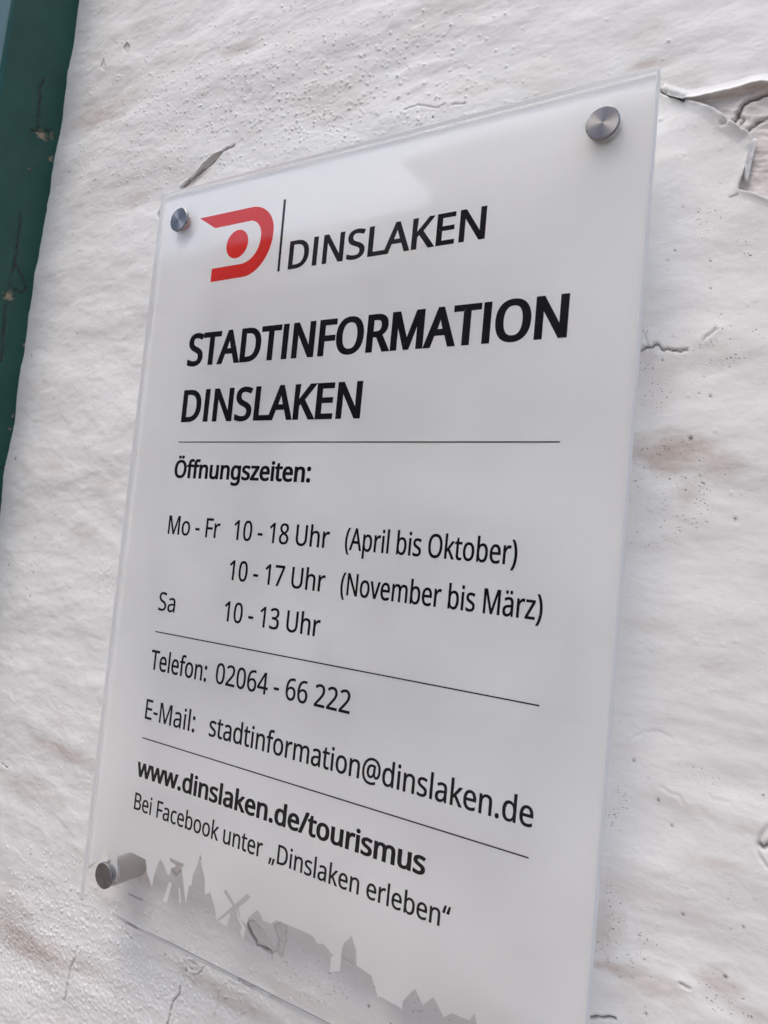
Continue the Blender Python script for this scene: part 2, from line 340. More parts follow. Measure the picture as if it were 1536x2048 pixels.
def wall_paint(name, with_wear=True):
    mt, nt, bs, _ = new_mat(name); b = NB(nt)
    o3 = b.mapping((1, 1, 1))
    st = b.mapping((1, 1, 2.6))
    base = b.mix(b.ramp(b.noise(o3, 9, 4), .3, .7), (.735, .745, .725, 1), (.78, .79, .775, 1))
    pink = b.ramp(b.noise(st, 16, 5, .6), .54, .80)
    base = b.mix(b.math('MULTIPLY', pink, .34), base, (.56, .45, .40, 1))
    tan = b.ramp(b.noise(b.mapping((1, 1, 2.2), loc=(3, 1, 2)), 26, 4, .6), .60, .85)
    base = b.mix(b.math('MULTIPLY', tan, .16), base, (.52, .47, .40, 1))
    h = b.noise(b.mapping((160, 160, 420)), 1.0, 3)
    bump_h = b.math('ADD', b.math('MULTIPLY', h, .6), b.math('MULTIPLY', b.noise(o3, 900, 2), .25))
    rough = .58
    if with_wear:
        a = b.n('ShaderNodeAttribute'); a.attribute_name = 'wear'
        sep = b.n('ShaderNodeSeparateColor'); b.l(a.outputs['Color'], sep.inputs[0])
        n1 = b.noise(b.mapping((1, 1, 1.6)), 70, 5, .65)
        stf = b.math('MULTIPLY', sep.outputs[0], b.math('ADD', b.math('MULTIPLY', n1, .9), .12), True)
        base = b.mix(b.math('MULTIPLY', stf, .85), base, (.36, .25, .18, 1))
        # mould specks: short wormy marks where the second channel is high
        wn_ = b.n('ShaderNodeTexVoronoi', i_Scale=640.0); wn_.feature = 'F1'
        dis = b.n('ShaderNodeTexNoise', i_Scale=380.0); b.l(o3, dis.inputs['Vector'])
        add = b.n('ShaderNodeVectorMath'); add.operation = 'MULTIPLY_ADD'; b.l(dis.outputs['Color'], add.inputs[0]); add.inputs[1].default_value = (.0035, .0035, .0018); b.l(o3, add.inputs[2])
        b.l(add.outputs[0], wn_.inputs['Vector'])
        dots = b.ramp(wn_.outputs['Distance'], .12, .26, (1, 1, 1, 1), (0, 0, 0, 1))
        gate = b.ramp(b.noise(o3, 210, 3, .6), .44, .54)
        dens = b.ramp(b.math('MULTIPLY', sep.outputs[1], b.math('ADD', b.noise(o3, 60, 2), .6)), .10, .36)
        spk = b.math('MULTIPLY', b.math('MULTIPLY', dots, gate), dens)
        # thin sprinkle everywhere
        v2 = b.n('ShaderNodeTexVoronoi', i_Scale=130.0); b.l(o3, v2.inputs['Vector'])
        d2 = b.ramp(v2.outputs['Distance'], .055, .10, (1, 1, 1, 1), (0, 0, 0, 1))
        sepv = b.n('ShaderNodeSeparateColor'); b.l(v2.outputs['Color'], sepv.inputs[0])
        g2 = b.ramp(sepv.outputs[0], .93, .95)
        spk = b.math('MAXIMUM', spk, b.math('MULTIPLY', b.math('MULTIPLY', d2, g2), .75))
        base = b.mix(b.math('MULTIPLY', spk, .80), base, (.09, .07, .06, 1))
        exc = b.mix(b.noise(o3, 180, 4), (.56, .52, .49, 1), (.78, .75, .72, 1))
        base = b.mix(sep.outputs[2], base, exc)
        base = b.mix(b.math('MULTIPLY', a.outputs['Alpha'], .9), base, (.10, .075, .06, 1))
        bump_h = b.math('SUBTRACT', bump_h, b.math('MULTIPLY', spk, .9))
    b.l(base, bs.inputs['Base Color']); bs.inputs['Roughness'].default_value = rough
    bs.inputs['Specular IOR Level'].default_value = .25
    b.l(b.bump(b.math('ADD', bump_h, b.math('MULTIPLY', b.noise(o3, 1500, 2), .35)), .42, .0005), bs.inputs['Normal'])
    return mt
mt_wall = wall_paint('old_white_limewash')
wall = link_mesh('plaster_wall', me, mt_wall)
tag(wall, 'old white painted plaster wall, bumpy, stained and peeling, behind the sign', 'wall')

# curling edges of the loosened paint
mt_flake = wall_paint('loose_white_paint', False)
def flake(pts, side, width, lift, over, name='paint_flake'):
    """ribbon of paint along an edge; side = which way the edge looks (+1 right of the path)"""
    q = WL(*pts); P2 = []
    for (a, c) in zip(q[:-1], q[1:]):
        n = max(2, int(math.hypot(c[0] - a[0], c[1] - a[1]) / 1.0))
        P2 += [(a[0] + (c[0] - a[0]) * i / n, a[1] + (c[1] - a[1]) * i / n) for i in range(n)]
    P2.append(q[-1]); n = len(P2)
    S = [P2[0]] + [((P2[i-1][0] + 2*P2[i][0] + P2[i+1][0]) / 4, (P2[i-1][1] + 2*P2[i][1] + P2[i+1][1]) / 4) for i in range(1, n-1)] + [P2[-1]]
    bm = bmesh.new(); rows = []
    K = 7
    for i, (x, y) in enumerate(S):
        t0 = S[max(0, i-2)]; t1 = S[min(n-1, i+2)]; tx, ty = t1[0]-t0[0], t1[1]-t0[1]; L = math.hypot(tx, ty) or 1
        nx_, ny_ = -ty / L * side, tx / L * side
        e = math.sin(math.pi * i / (n - 1)) ** .5
        wv = 1 + .45 * float(perlin(np.array([i / 9.0]), np.array([side * 3.3 + pts[0][0]]))[0]) * 2
        row = []
        for k in range(K + 1):
            t = k / K; off = -width + (width + over * e * wv) * t
            xx, yy = x + nx_ * off, y + ny_ * off + .25 * float(perlin(np.array([i / 2.3]), np.array([7.7]))[0]) * t
            ii = int(np.clip(np.searchsorted(gx, xx), 0, NXg-1)); jj = int(np.clip(np.searchsorted(gy, yy), 0, NYg-1))
            hb = baseH(xx, yy)
            hz = hb + (-.25 + (lift * e * wv + .35) * t ** 2.0)
            row.append(bm.verts.new(P(xx, yy, ZW - hz)))
        rows.append(row)
    for i in range(n - 1):
        for k in range(K):
            bm.faces.new((rows[i][k], rows[i+1][k], rows[i+1][k+1], rows[i][k+1]))
    bmesh.ops.recalc_face_normals(bm, faces=bm.faces)
    o = bm_obj(name, bm, mt_flake, wall, True)
    sm = o.modifiers.new('thickness', 'SOLIDIFY'); sm.thickness = .00035; sm.offset = 0
    return o
def baseH(x, y):
    i = min(max(int(np.searchsorted(gx, x)), 1), NXg-2); j = min(max(int(np.searchsorted(gy, y)), 1), NYg-2)
    return float(H0[j, i])
H0 = H.copy()
_k = EX > .05                              # height of the paint as if the patch were still covered
H0 = H + EX * 1.9
flake([(1322, 181), (1345, 192), (1370, 199), (1392, 197), (1430, 190), (1480, 178), (1520, 167), (1560, 172), (1600, 176)], 1, 5.0, 1.9, 1.0)
flake([(1372, 203), (1410, 218), (1440, 237), (1470, 261), (1497, 276), (1498, 300), (1488, 335), (1474, 374), (1478, 388)], -1, 5.0, 1.6, .8)
flake([(1474, 378), (1482, 384), (1500, 388), (1536, 404), (1600, 430)], -1, 3.5, 1.2, .8)
flake([(1508, 280), (1502, 310), (1495, 340), (1490, 362)], 1, 1.0, 1.3, .8)
flake([(448, 299), (430, 306), (408, 323), (392, 343), (383, 353), (370, 360), (358, 376)], -1, 2.0, .6, .2)

# ================================================================== green painted post at the left
mt_green, nt, bs, _ = new_mat('green_gloss_paint'); b = NB(nt)
o3 = b.mapping((1, 1, 1)); a = b.n('ShaderNodeAttribute'); a.attribute_name = 'wear'
sep = b.n('ShaderNodeSeparateColor'); b.l(a.outputs['Color'], sep.inputs[0])
g = b.mix(b.ramp(b.noise(o3, 30, 4), .3, .7), (.003, .056, .043, 1), (.005, .074, .057, 1))
scr = b.ramp(b.noise(b.mapping((160, 160, 50)), 1, 5, .7), .70, .76)
g = b.mix(b.math('MULTIPLY', scr, .25), g, (.12, .16, .13, 1))
g = b.mix(sep.outputs[0], g, (.30, .24, .16, 1)); g = b.mix(sep.outputs[1], g, (.006, .006, .005, 1))
b.l(g, bs.inputs['Base Color']); bs.inputs['Roughness'].default_value = .24; bs.inputs['Specular IOR Level'].default_value = .5
b.l(b.bump(b.math('ADD', b.noise(b.mapping((60, 60, 14)), 1, 4), b.math('MULTIPLY', b.noise(o3, 700, 2), .12)), .5, .0012), bs.inputs['Normal'])
xw0, yw0 = W(159, 0); xw1, yw1 = W(0, 1010)
DEPTH = 50.0
def post_profile():
    # (outwards from the wall, leftwards from the near corner) with a rounded arris, near side first
    pr = [(-6.0, 0)] + [(q, 0) for q in np.arange(-4, DEPTH - 3, 1.6)]
    for k in range(7):
        t = k / 6 * math.pi / 2; pr.append((DEPTH - 3 + 3 * math.sin(t), 3 - 3 * math.cos(t)))
    pr += [(DEPTH, q) for q in np.arange(5, 92, 2.5)] + [(DEPTH - 1.5, 93), (-6, 93)]
    return pr
pr = post_profile()
zs = list(np.arange(-700, -246, 12)) + list(np.arange(-246, 330, 1.6)) + list(np.arange(330, 1740, 30))
U = np.array([p_[0] for p_ in pr]); V = np.array([p_[1] for p_ in pr])
ZZ, UU = np.meshgrid(zs, U, indexing='ij'); _, VV = np.meshgrid(zs, V, indexing='ij')
edge_x = xw0 + (ZZ - yw0) * (xw1 - xw0) / (yw1 - yw0)
chip = np.zeros_like(ZZ); dark = np.zeros_like(ZZ); disp = .35 * fbm(ZZ / 60, UU / 14, 3) + .10 * fbm(ZZ / 9, UU / 5 + VV / 5, 2)
side_z = lambda px, py: None
def side_pt(px, py):
    """photo pixel -> (height, outwards) on the post's near side face, solved on its slanted plane"""
    a_ = ((px - 768) / 1499.18, (py - 1024) / 1499.18, 1.0)
    d = [sum(R_CAM[i][j] * a_[i] for i in range(3)) for j in range(3)]
    s_ = (xw1 - xw0) / (yw1 - yw0)
    k = (xw0 + s_ * (C_CAM[1] - yw0) - C_CAM[0]) / (d[0] - s_ * d[1])
    return (C_CAM[1] + k * d[1], ZW - (C_CAM[2] + k * d[2]))
on_side = VV < 1.0
def post_crack(pts, w=.5):
    q = [side_pt(*p_) for p_ in pts]
    aa = ZZ + 1.2 * perlin(ZZ / 4, UU / 4); uu = UU + 1.0 * perlin(ZZ / 4 + 9, UU / 4)
    d = seg_dist(aa, uu, q); k = np.exp(-(d / w) ** 2) * on_side
    global disp; disp = disp - 1.0 * k + .3 * np.exp(-(d / 3) ** 2) * on_side; np.maximum(dark, np.clip(k * 1.2, 0, 1), out=dark)
def post_chip(px, py, ru, rz, amt=1.0):
    zc, uc = side_pt(px, py); d = np.hypot((ZZ - zc) / rz, (UU - uc) / ru) + .7 * fbm(ZZ / 2.5 + px, UU / 2.5, 3)
    k = np.clip((1 - d) * 3, 0, 1) * on_side
    global disp; disp = disp - .9 * k; np.maximum(chip, k * amt, out=chip); np.maximum(dark, np.clip((1 - np.abs(d - 1.05) * 4), 0, 1) * .7 * on_side, out=dark)
post_crack([(88, 158), (80, 180), (80, 215), (75, 245), (78, 262)], .8); post_crack([(42, 428), (38, 470), (34, 505), (24, 545), (18, 580)], .8)
post_crack([(30, 525), (40, 545), (52, 575), (45, 585), (28, 578)], .8); post_crack([(12, 610), (8, 650), (2, 720)], .8); post_crack([(0, 935), (14, 934)], .8); post_crack([(62, 258), (75, 262), (100, 262)], .6)
post_chip(84, 270, 4.5, 3.2); post_chip(104, 272, 2, 3, .4); post_chip(17, 592, 3.5, 3.5); post_chip(101, 318, 1.3, 3, .9); post_chip(49, 690, 1.4, 2, .9); post_chip(97, 410, 1.0, 4, .4); post_chip(80, 640, 1, 3, .5); post_chip(60, 340, .8, 2.0, .5); post_chip(25, 832, .8, 2, .6); post_chip(20, 858, 2, .6, .5)
n_side = np.where(on_side, 1.0, 0.0)
PX = edge_x - VV + disp * n_side; PZ = ZW - UU - disp * (VV > 3.2) * (UU > DEPTH - .5)
nz_, nu = ZZ.shape
vv = np.stack([PX.ravel() * MM, PZ.ravel() * MM, TOP - ZZ.ravel() * MM], 1)
id2 = np.arange(nz_ * nu).reshape(nz_, nu)
qd = np.stack([id2[:-1, :-1], id2[:-1, 1:], id2[1:, 1:], id2[1:, :-1]], -1).reshape(-1, 4)
me = bpy.data.meshes.new('wooden_post'); me.from_pydata([tuple(v) for v in vv.tolist()], [], [tuple(q) for q in qd.tolist()] + [tuple(id2[0, ::-1].tolist()), tuple(id2[-1].tolist())])
bmx = bmesh.new(); bmx.from_mesh(me); bmesh.ops.recalc_face_normals(bmx, faces=bmx.faces); bmx.to_mesh(me); bmx.free()
at = me.color_attributes.new('wear', 'FLOAT_COLOR', 'POINT')
at.data.foreach_set('color', np.stack([chip.ravel(), dark.ravel(), 0 * dark.ravel(), 0 * dark.ravel() + 1], 1).astype(np.float32).ravel())
post = link_mesh('wooden_post', me, mt_green, None, True)
tag(post, 'dark green painted wooden post with cracked paint, left of the sign', 'post')

# ================================================================== the sign
# letter outlines: advance, closed polygons (x, y pairs), capital height 573
GLYPHS = {"(":[241,[[32,220,33,263,38,306,45,348,54,389,67,429,83,468,103,504,125,540,150,573,217,573,195,542,176,510,159,477,144,442,132,407,122,370,114,333,108,296,105,259,103,221,105,179,109,139,116,98,126,58,139,19,154,-20,172,-57,192,-92,216,-127,150,-127,125,-94,103,-60,83,-24,67,14,54,53,45,94,38,135,33,177]]],
")":[241,[[209,220,207,177,203,135,196,94,186,53,173,14,158,-24,139,-60,116,-94,91,-127,25,-127,48,-92,69,-57,87,-20,102,19,114,58,124,98,131,139,136,179,137,221,136,263,131,304,124,346,114,386,102,426,87,465,69,503,48,539,24,573,91,573,116,540,139,504,158,468,173,429,186,389,196,348,203,306,207,263]]],
"-":[258,[[32,184,32,246,226,246,226,184]]],
".":[215,[[58,43,61,69,72,85,88,94,107,97,126,94,142,85,153,69,157,43,153,18,142,2,126,-8,107,-11,88,-8,72,2,61,18]]],
"/":[298,[[290,573,77,0,8,0,221,573]]],
"0":[459,[[419,287,418,242,415,201,409,163,401,128,390,97,376,70,359,47,339,27,316,12,290,1,261,-6,229,-8,188,-4,153,8,122,27,97,54,76,88,60,129,52,156,47,186,43,217,40,251,39,287,40,323,42,357,46,389,51,418,58,446,73,486,93,520,119,547,149,566,186,578,229,581,269,578,304,566,335,547,361,520,382,486,399,446,406,418,412,389,416,357,419,323],[110,287,111,238,115,194,121,156,131,125,143,98,159,78,178,64,202,55,229,52,256,55,279,64,298,78,314,98,326,124,336,156,343,194,347,238,348,287,347,336,343,380,336,417,326,449,314,475,298,495,279,510,256,518,229,521,202,518,178,510,159,495,143,475,131,449,121,417,115,380,111,336]]],
"1":[459,[[285,0,216,0,216,400,216,422,216,439,217,455,217,470,219,499,207,487,196,477,169,455,108,405,71,452,226,573,285,573]]],
"2":[459,[[417,0,38,0,38,59,188,210,216,238,240,264,261,287,280,309,295,331,306,353,315,376,320,399,322,424,318,453,309,477,294,496,273,510,249,518,221,520,194,519,169,514,147,506,126,495,104,482,83,466,45,513,60,526,77,537,94,548,113,557,132,565,153,572,174,577,197,580,221,581,255,579,285,572,313,562,336,548,356,531,372,510,384,485,391,458,394,428,392,399,386,371,375,344,361,318,344,292,324,267,301,241,275,214,247,185,128,67,128,64,417,64]]],
"3":[459,[[395,439,394,414,389,392,381,372,370,355,356,339,340,326,321,316,300,307,277,302,277,298,319,290,353,276,379,255,398,229,409,198,413,163,410,131,403,101,390,74,371,50,348,30,318,14,283,2,241,-6,193,-8,164,-7,136,-5,110,-1,85,5,60,13,36,23,36,89,61,78,87,69,114,61,141,56,168,52,194,51,241,55,278,65,305,81,324,104,335,132,339,164,337,187,331,206,320,223,306,236,288,247,265,255,240,261,211,264,179,265,123,265,123,326,180,326,209,327,236,332,259,339,278,350,294,362,307,377,319,404,323,434,320,460,311,481,295,498,274,511,249,519,219,521,190,520,164,515,140,508,117,498,96,487,75,473,39,521,61,537,87,550,115,563,147,573,181,579,218,581,273,576,317,563,352,540,376,511,390,477]]],
"4":[459,[[443,130,359,130,359,0,291,0,291,130,17,130,17,190,286,576,359,576,359,193,443,193],[291,374,291,394,291,412,292,429,293,444,293,459,294,474,294,487,295,500,292,500,285,485,276,468,266,451,257,438,86,193,291,193]]],
"6":[459,[[44,245,45,278,47,310,51,342,57,374,64,404,75,433,87,461,103,486,121,510,143,530,168,548,196,562,228,572,265,578,306,581,324,580,344,579,362,577,377,573,377,513,362,517,344,520,326,522,308,523,273,521,242,515,216,504,193,491,173,474,158,454,145,431,134,407,127,380,121,352,117,322,115,291,119,291,133,309,150,326,170,339,194,350,213,355,233,357,255,358,287,356,316,349,342,338,365,322,384,303,400,279,412,251,419,220,421,184,419,147,411,112,399,82,382,55,361,33,336,15,307,2,275,-5,239,-8,212,-6,187,-1,163,7,140,19,119,35,101,54,84,76,70,103,59,133,51,166,46,204],[238,51,270,55,297,66,320,84,337,109,348,143,351,184,348,218,339,247,324,271,302,289,274,300,241,303,217,301,195,296,175,287,150,270,131,248,119,223,115,198,117,172,123,146,133,121,146,99,164,79,185,64,210,55]]],
"7":[459,[[109,0,344,508,35,508,35,573,419,573,419,518,187,0]]],
"8":[459,[[229,581,261,579,291,574,318,565,341,553,362,538,378,519,390,497,398,472,400,443,399,421,394,401,385,383,374,367,361,352,346,338,329,325,310,314,291,303,314,291,335,279,355,265,373,250,389,234,401,216,411,196,417,173,419,148,416,118,408,90,395,65,378,44,356,26,330,11,300,1,267,-6,231,-8,192,-6,157,0,126,10,100,24,78,42,61,63,49,87,42,115,39,146,41,171,47,194,56,214,68,232,82,249,99,264,118,277,138,289,158,299,140,310,123,322,107,336,87,358,71,383,64,401,59,422,58,444,60,472,68,497,80,518,97,537,117,552,141,565,168,573,197,579],[108,145,112,119,121,96,138,76,161,60,192,51,229,48,265,51,295,60,319,76,336,96,346,120,350,148,346,174,335,197,317,217,293,235,274,246,253,256,229,265,217,270,194,260,174,249,157,237,136,219,121,197,111,173],[228,524,200,521,176,514,155,502,139,486,130,466,127,441,130,414,141,391,157,373,179,357,204,344,232,330,258,343,282,357,302,373,317,392,327,414,330,441,327,466,318,486,302,502,282,514,257,521]]],
":":[215,[[58,43,61,69,72,85,88,94,107,97,126,94,142,85,153,69,157,43,153,18,142,2,126,-8,107,-11,88,-8,72,2,61,18],[58,387,61,412,72,429,88,438,107,441,126,438,142,429,153,412,157,387,153,362,142,345,126,335,107,332,88,335,72,345,61,362]]],
"@":[721,[[674,286,673,262,671,238,666,214,659,191,651,170,640,150,627,133,613,117,597,105,578,95,558,89,536,87,513,90,493,97,478,109,460,131,451,157,447,157,436,138,422,122,405,107,385,96,361,90,334,87,297,92,265,106,240,128,222,159,211,195,207,237,209,270,216,302,228,330,244,355,263,376,287,394,314,407,344,414,377,417,400,416,423,414,446,411,477,405,500,398,492,235,491,223,491,215,491,206,494,171,506,151,522,141,540,137,563,142,583,158,593,173,602,191,609,212,614,236,617,261,618,287,615,334,605,376,588,413,566,445,538,471,506,492,469,508,429,517,387,520,343,517,302,510,265,498,232,482,203,461,177,437,155,409,137,378,123,344,112,308,106,269,104,227,107,177,117,133,132,93,154,60,181,32,215,10,253,-6,298,-15,347,-18,379,-17,410,-14,441,-8,469,0,496,8,520,16,520,-38,496,-48,470,-55,442,-62,413,-67,381,-70,347,-71,310,-70,276,-66,243,-59,213,-49,185,-36,144,-9,110,25,82,65,69,93,59,123,52,154,48,188,47,225,49,273,57,319,70,363,88,404,110,440,137,474,169,502,204,527,244,547,288,561,335,570,387,573,427,570,465,564,502,553,535,538,566,519,593,496,617,469,637,439,653,406,665,369,672,329],[269,235,272,204,279,179,290,160,314,143,345,137,372,141,393,152,409,171,421,195,428,225,432,258,437,358,425,361,411,364,394,366,378,366,353,364,332,358,314,347,300,333,288,317,280,298,274,278,271,257]]],
"A":[512,[[437,0,368,177,141,177,73,0,0,0,224,575,289,575,512,0],[282,415,279,424,274,438,269,455,263,473,259,489,255,500,247,468,242,452,238,438,230,415,165,241,346,241]]],
"B":[521,[[241,573,282,571,319,568,351,561,380,552,404,541,434,515,453,478,459,431,457,409,453,389,446,371,431,347,409,328,392,317,372,309,350,304,350,300,373,295,395,288,415,279,433,267,448,253,461,236,470,215,476,191,478,163,475,130,467,100,454,74,436,52,413,33,385,19,354,8,318,2,279,0,78,0,78,573],[256,329,300,331,334,339,357,352,372,371,381,394,384,423,380,451,369,474,351,490,324,502,289,509,245,511,150,511,150,329],[150,269,150,61,265,61,311,64,346,74,371,91,388,112,398,138,401,168,398,197,388,221,370,241,344,256,321,263,293,267,260,269]]],
"D":[585,[[536,292,535,255,531,220,524,188,514,158,501,131,474,91,439,58,399,33,371,21,341,12,309,5,274,1,237,0,78,0,78,573,254,573,288,571,320,567,350,561,378,552,404,540,443,516,476,484,502,446,514,420,524,392,531,361,535,328],[460,289,457,337,449,379,435,415,416,444,391,469,361,487,327,500,287,508,244,511,150,511,150,62,228,62,272,64,311,71,346,82,377,98,402,119,423,144,439,174,451,208,458,246]]],
"E":[446,[[398,0,78,0,78,573,398,573,398,509,150,509,150,330,383,330,383,268,150,268,150,63,398,63]]],
"F":[416,[[150,0,78,0,78,573,398,573,398,509,150,509,150,306,383,306,383,243,150,243]]],
"I":[256,[[164,0,92,0,92,573,164,573]]],
"K":[496,[[496,0,411,0,209,273,150,222,150,0,78,0,78,573,150,573,150,290,166,308,182,327,199,345,249,399,403,573,488,573,261,323]]],
"L":[420,[[78,0,78,573,150,573,150,64,400,64,400,0]]],
"M":[727,[[330,0,142,502,139,502,140,484,142,461,143,435,144,407,144,377,144,347,144,0,78,0,78,573,184,573,361,103,364,103,544,573,650,573,650,0,578,0,578,352,578,380,579,408,580,435,581,460,583,482,584,501,581,501,390,0]]],
"N":[609,[[532,0,447,0,141,476,138,476,139,455,141,432,143,378,144,349,144,320,144,0,78,0,78,573,161,573,467,99,470,99,468,137,466,193,465,223,464,249,464,573,532,573]]],
"O":[626,[[577,287,576,244,570,204,561,166,547,132,531,101,510,73,486,49,459,29,428,13,393,1,355,-6,314,-8,271,-6,232,1,196,13,165,29,138,49,114,73,94,101,78,132,65,167,56,204,51,245,49,288,50,322,54,355,59,386,67,415,78,442,100,482,130,517,166,545,190,558,218,568,247,575,280,580,314,581,369,577,417,565,459,545,495,517,524,483,547,442,558,415,567,386,573,355,576,322],[125,287,127,241,134,200,145,163,161,131,182,104,207,83,238,67,273,58,314,55,354,58,390,67,420,83,445,104,465,131,481,163,492,200,499,241,501,287,499,329,494,366,485,400,472,430,456,457,436,479,412,496,384,508,351,516,314,518,274,515,238,506,207,490,182,469,161,443,145,411,134,374,127,333]]],
"R":[499,[[236,573,281,571,320,565,353,555,381,540,404,522,422,500,434,474,442,444,444,410,442,381,437,356,427,334,415,315,401,298,385,285,367,274,349,264,330,257,487,0,403,0,264,237,150,237,150,0,78,0,78,573],[232,510,150,510,150,298,236,298,278,301,312,310,338,325,355,347,366,374,370,407,368,430,363,450,355,467,336,486,310,500,287,505,261,509]]],
"S":[440,[[403,153,400,121,392,92,378,66,359,44,335,26,307,11,274,1,238,-6,198,-8,177,-8,157,-7,137,-5,109,-1,83,4,61,11,41,19,41,88,62,80,86,72,113,65,142,59,171,56,201,55,228,56,252,60,273,66,298,79,316,98,327,120,330,147,327,173,318,194,302,213,277,230,255,241,228,252,196,265,172,274,151,284,131,294,106,311,85,330,69,351,57,375,52,393,49,413,48,435,51,464,58,490,71,513,89,533,110,550,136,563,165,573,197,579,231,581,262,580,290,577,318,572,343,565,367,558,389,549,366,487,346,495,325,502,302,508,278,513,254,516,229,517,207,516,187,513,169,507,148,494,133,478,124,457,121,434,124,407,133,386,149,367,172,351,193,341,217,330,246,318,278,306,307,293,332,279,353,264,371,247,385,228,395,206,401,181]]],
"T":[446,[[259,0,187,0,187,509,8,509,8,573,437,573,437,509,259,509]]],
"U":[586,[[513,202,511,164,503,128,489,95,470,65,446,40,416,20,380,4,338,-5,290,-8,250,-6,213,1,181,13,152,29,128,50,108,75,92,103,81,133,74,167,72,204,72,573,144,573,144,201,148,158,161,122,182,93,211,72,248,59,294,55,327,57,355,63,379,73,399,88,415,105,427,126,435,149,440,174,442,202,442,573,513,573]]],
"a":[450,[[231,437,279,433,318,422,347,403,368,375,381,338,385,293,385,0,334,0,320,61,317,61,298,40,279,22,258,9,234,-1,216,-5,195,-7,172,-8,148,-7,124,-2,103,6,84,16,68,30,55,48,45,68,39,92,37,119,43,159,59,192,87,219,110,231,137,241,168,249,203,254,243,257,316,259,316,285,313,317,306,342,293,359,275,371,253,378,227,380,205,379,183,376,163,370,143,363,124,355,106,347,84,400,104,410,126,419,151,426,177,432,204,436],[252,208,204,203,167,195,141,182,124,165,113,144,110,119,115,87,132,66,157,53,188,49,223,52,253,62,279,79,299,103,311,134,315,172,315,210]]],
"b":[493,[[139,461,138,435,138,410,136,389,135,373,139,373,153,390,169,405,189,419,213,429,240,435,272,437,322,431,365,412,401,381,418,357,432,328,441,295,447,257,449,215,447,168,439,127,427,91,410,61,390,36,365,17,337,3,306,-5,272,-8,240,-6,213,0,189,10,169,24,153,38,139,55,133,55,119,0,68,0,68,609,139,609],[260,379,231,377,207,371,188,361,172,348,159,330,150,308,144,282,140,252,139,217,139,214,142,165,150,125,165,93,187,69,219,55,261,51,297,55,325,69,348,93,363,126,373,166,376,216,373,265,363,306,348,338,325,360,296,374]]],
"c":[385,[[241,-8,204,-5,170,2,139,15,112,34,88,58,69,87,55,123,47,165,44,213,47,262,56,305,71,342,90,372,114,396,142,415,174,428,208,435,245,438,267,437,288,435,309,431,336,424,358,415,337,356,316,363,292,370,267,374,244,376,217,374,193,368,172,358,155,343,141,325,131,303,123,277,119,247,117,213,119,181,123,152,131,126,141,104,155,86,172,71,191,61,214,55,240,53,262,54,283,56,302,60,328,68,351,78,351,15,328,5,304,-2,285,-5,264,-7]]],
"d":[493,[[221,-8,171,-2,128,17,92,48,75,72,61,101,52,134,46,172,44,214,46,256,52,294,62,327,75,357,93,381,128,413,171,432,221,438,253,436,280,429,303,420,323,407,340,391,354,374,359,374,356,405,355,424,354,438,354,609,425,609,425,0,368,0,358,58,354,58,340,40,323,24,303,11,279,1,252,-6],[232,51,273,55,305,67,328,88,343,117,352,154,355,200,355,213,352,263,343,304,329,336,306,360,274,375,231,379,196,374,168,359,146,334,130,300,120,260,117,213,120,165,130,125,146,93,168,69,197,55]]],
"e":[452,[[234,438,269,435,301,427,329,414,354,396,374,373,390,346,402,315,409,281,411,244,411,201,117,201,122,157,134,119,154,90,181,69,215,56,254,52,280,53,305,56,327,60,348,66,370,73,392,82,392,20,370,11,349,4,327,-1,304,-5,279,-7,251,-8,212,-5,176,3,143,17,114,36,90,61,70,91,56,126,47,167,44,212,47,257,55,297,68,333,86,364,108,390,134,411,164,426,198,435],[233,380,202,377,175,366,154,348,137,323,125,293,119,257,338,257,336,281,333,302,326,322,312,346,292,364,276,373,256,378]]],
"f":[276,[[266,375,158,375,158,0,87,0,87,375,12,375,12,408,87,432,87,457,89,492,95,522,104,547,116,568,132,585,152,597,174,606,199,612,227,613,252,612,274,609,294,604,310,599,292,544,278,548,262,552,245,555,228,556,197,550,175,532,166,513,160,489,158,458,158,430,266,430]]],
"g":[493,[[221,438,248,436,273,431,297,422,319,409,338,393,355,373,359,373,369,430,425,430,425,-7,423,-46,416,-80,404,-109,388,-135,367,-155,341,-172,310,-183,274,-190,233,-192,202,-192,174,-189,147,-186,122,-180,99,-174,78,-165,78,-100,99,-110,123,-118,149,-125,177,-130,206,-133,237,-134,271,-130,300,-119,324,-101,341,-77,352,-48,355,-13,355,4,355,16,356,32,357,47,358,57,354,57,338,37,320,21,299,8,275,-1,250,-6,221,-8,170,-2,126,18,91,51,74,76,61,105,52,138,46,174,44,214,46,253,52,289,61,322,74,351,91,377,126,411,169,431],[230,379,207,376,187,370,169,359,153,344,140,326,130,303,123,277,119,247,117,213,120,165,130,124,146,92,169,68,197,54,232,50,262,52,288,58,309,69,326,85,340,105,349,131,353,151,355,173,356,197,356,214,355,251,350,282,343,309,332,331,319,348,302,362,281,371,257,377]]],
"h":[496,[[139,431,138,415,138,399,136,384,135,370,140,370,155,391,174,407,196,420,221,429,247,435,273,437,306,435,335,430,360,421,382,408,399,391,413,370,423,344,429,314,431,280,431,0,361,0,361,275,358,307,351,333,338,353,319,367,295,376,265,379,235,377,210,370,189,360,173,347,160,329,150,308,144,283,140,254,139,222,139,0,68,0,68,609,139,609]]],
"i":[207,[[139,430,139,0,68,0,68,430],[104,591,119,588,133,580,142,566,145,546,142,526,133,512,119,504,104,501,88,504,75,512,66,526,63,546,66,566,75,580,88,588]]],
"k":[428,[[138,291,138,276,137,257,135,221,138,221,144,229,152,240,172,264,181,276,189,285,326,430,409,430,235,246,421,0,336,0,187,200,138,158,138,0,68,0,68,609,138,609]]],
"l":[207,[[139,0,68,0,68,609,139,609]]],
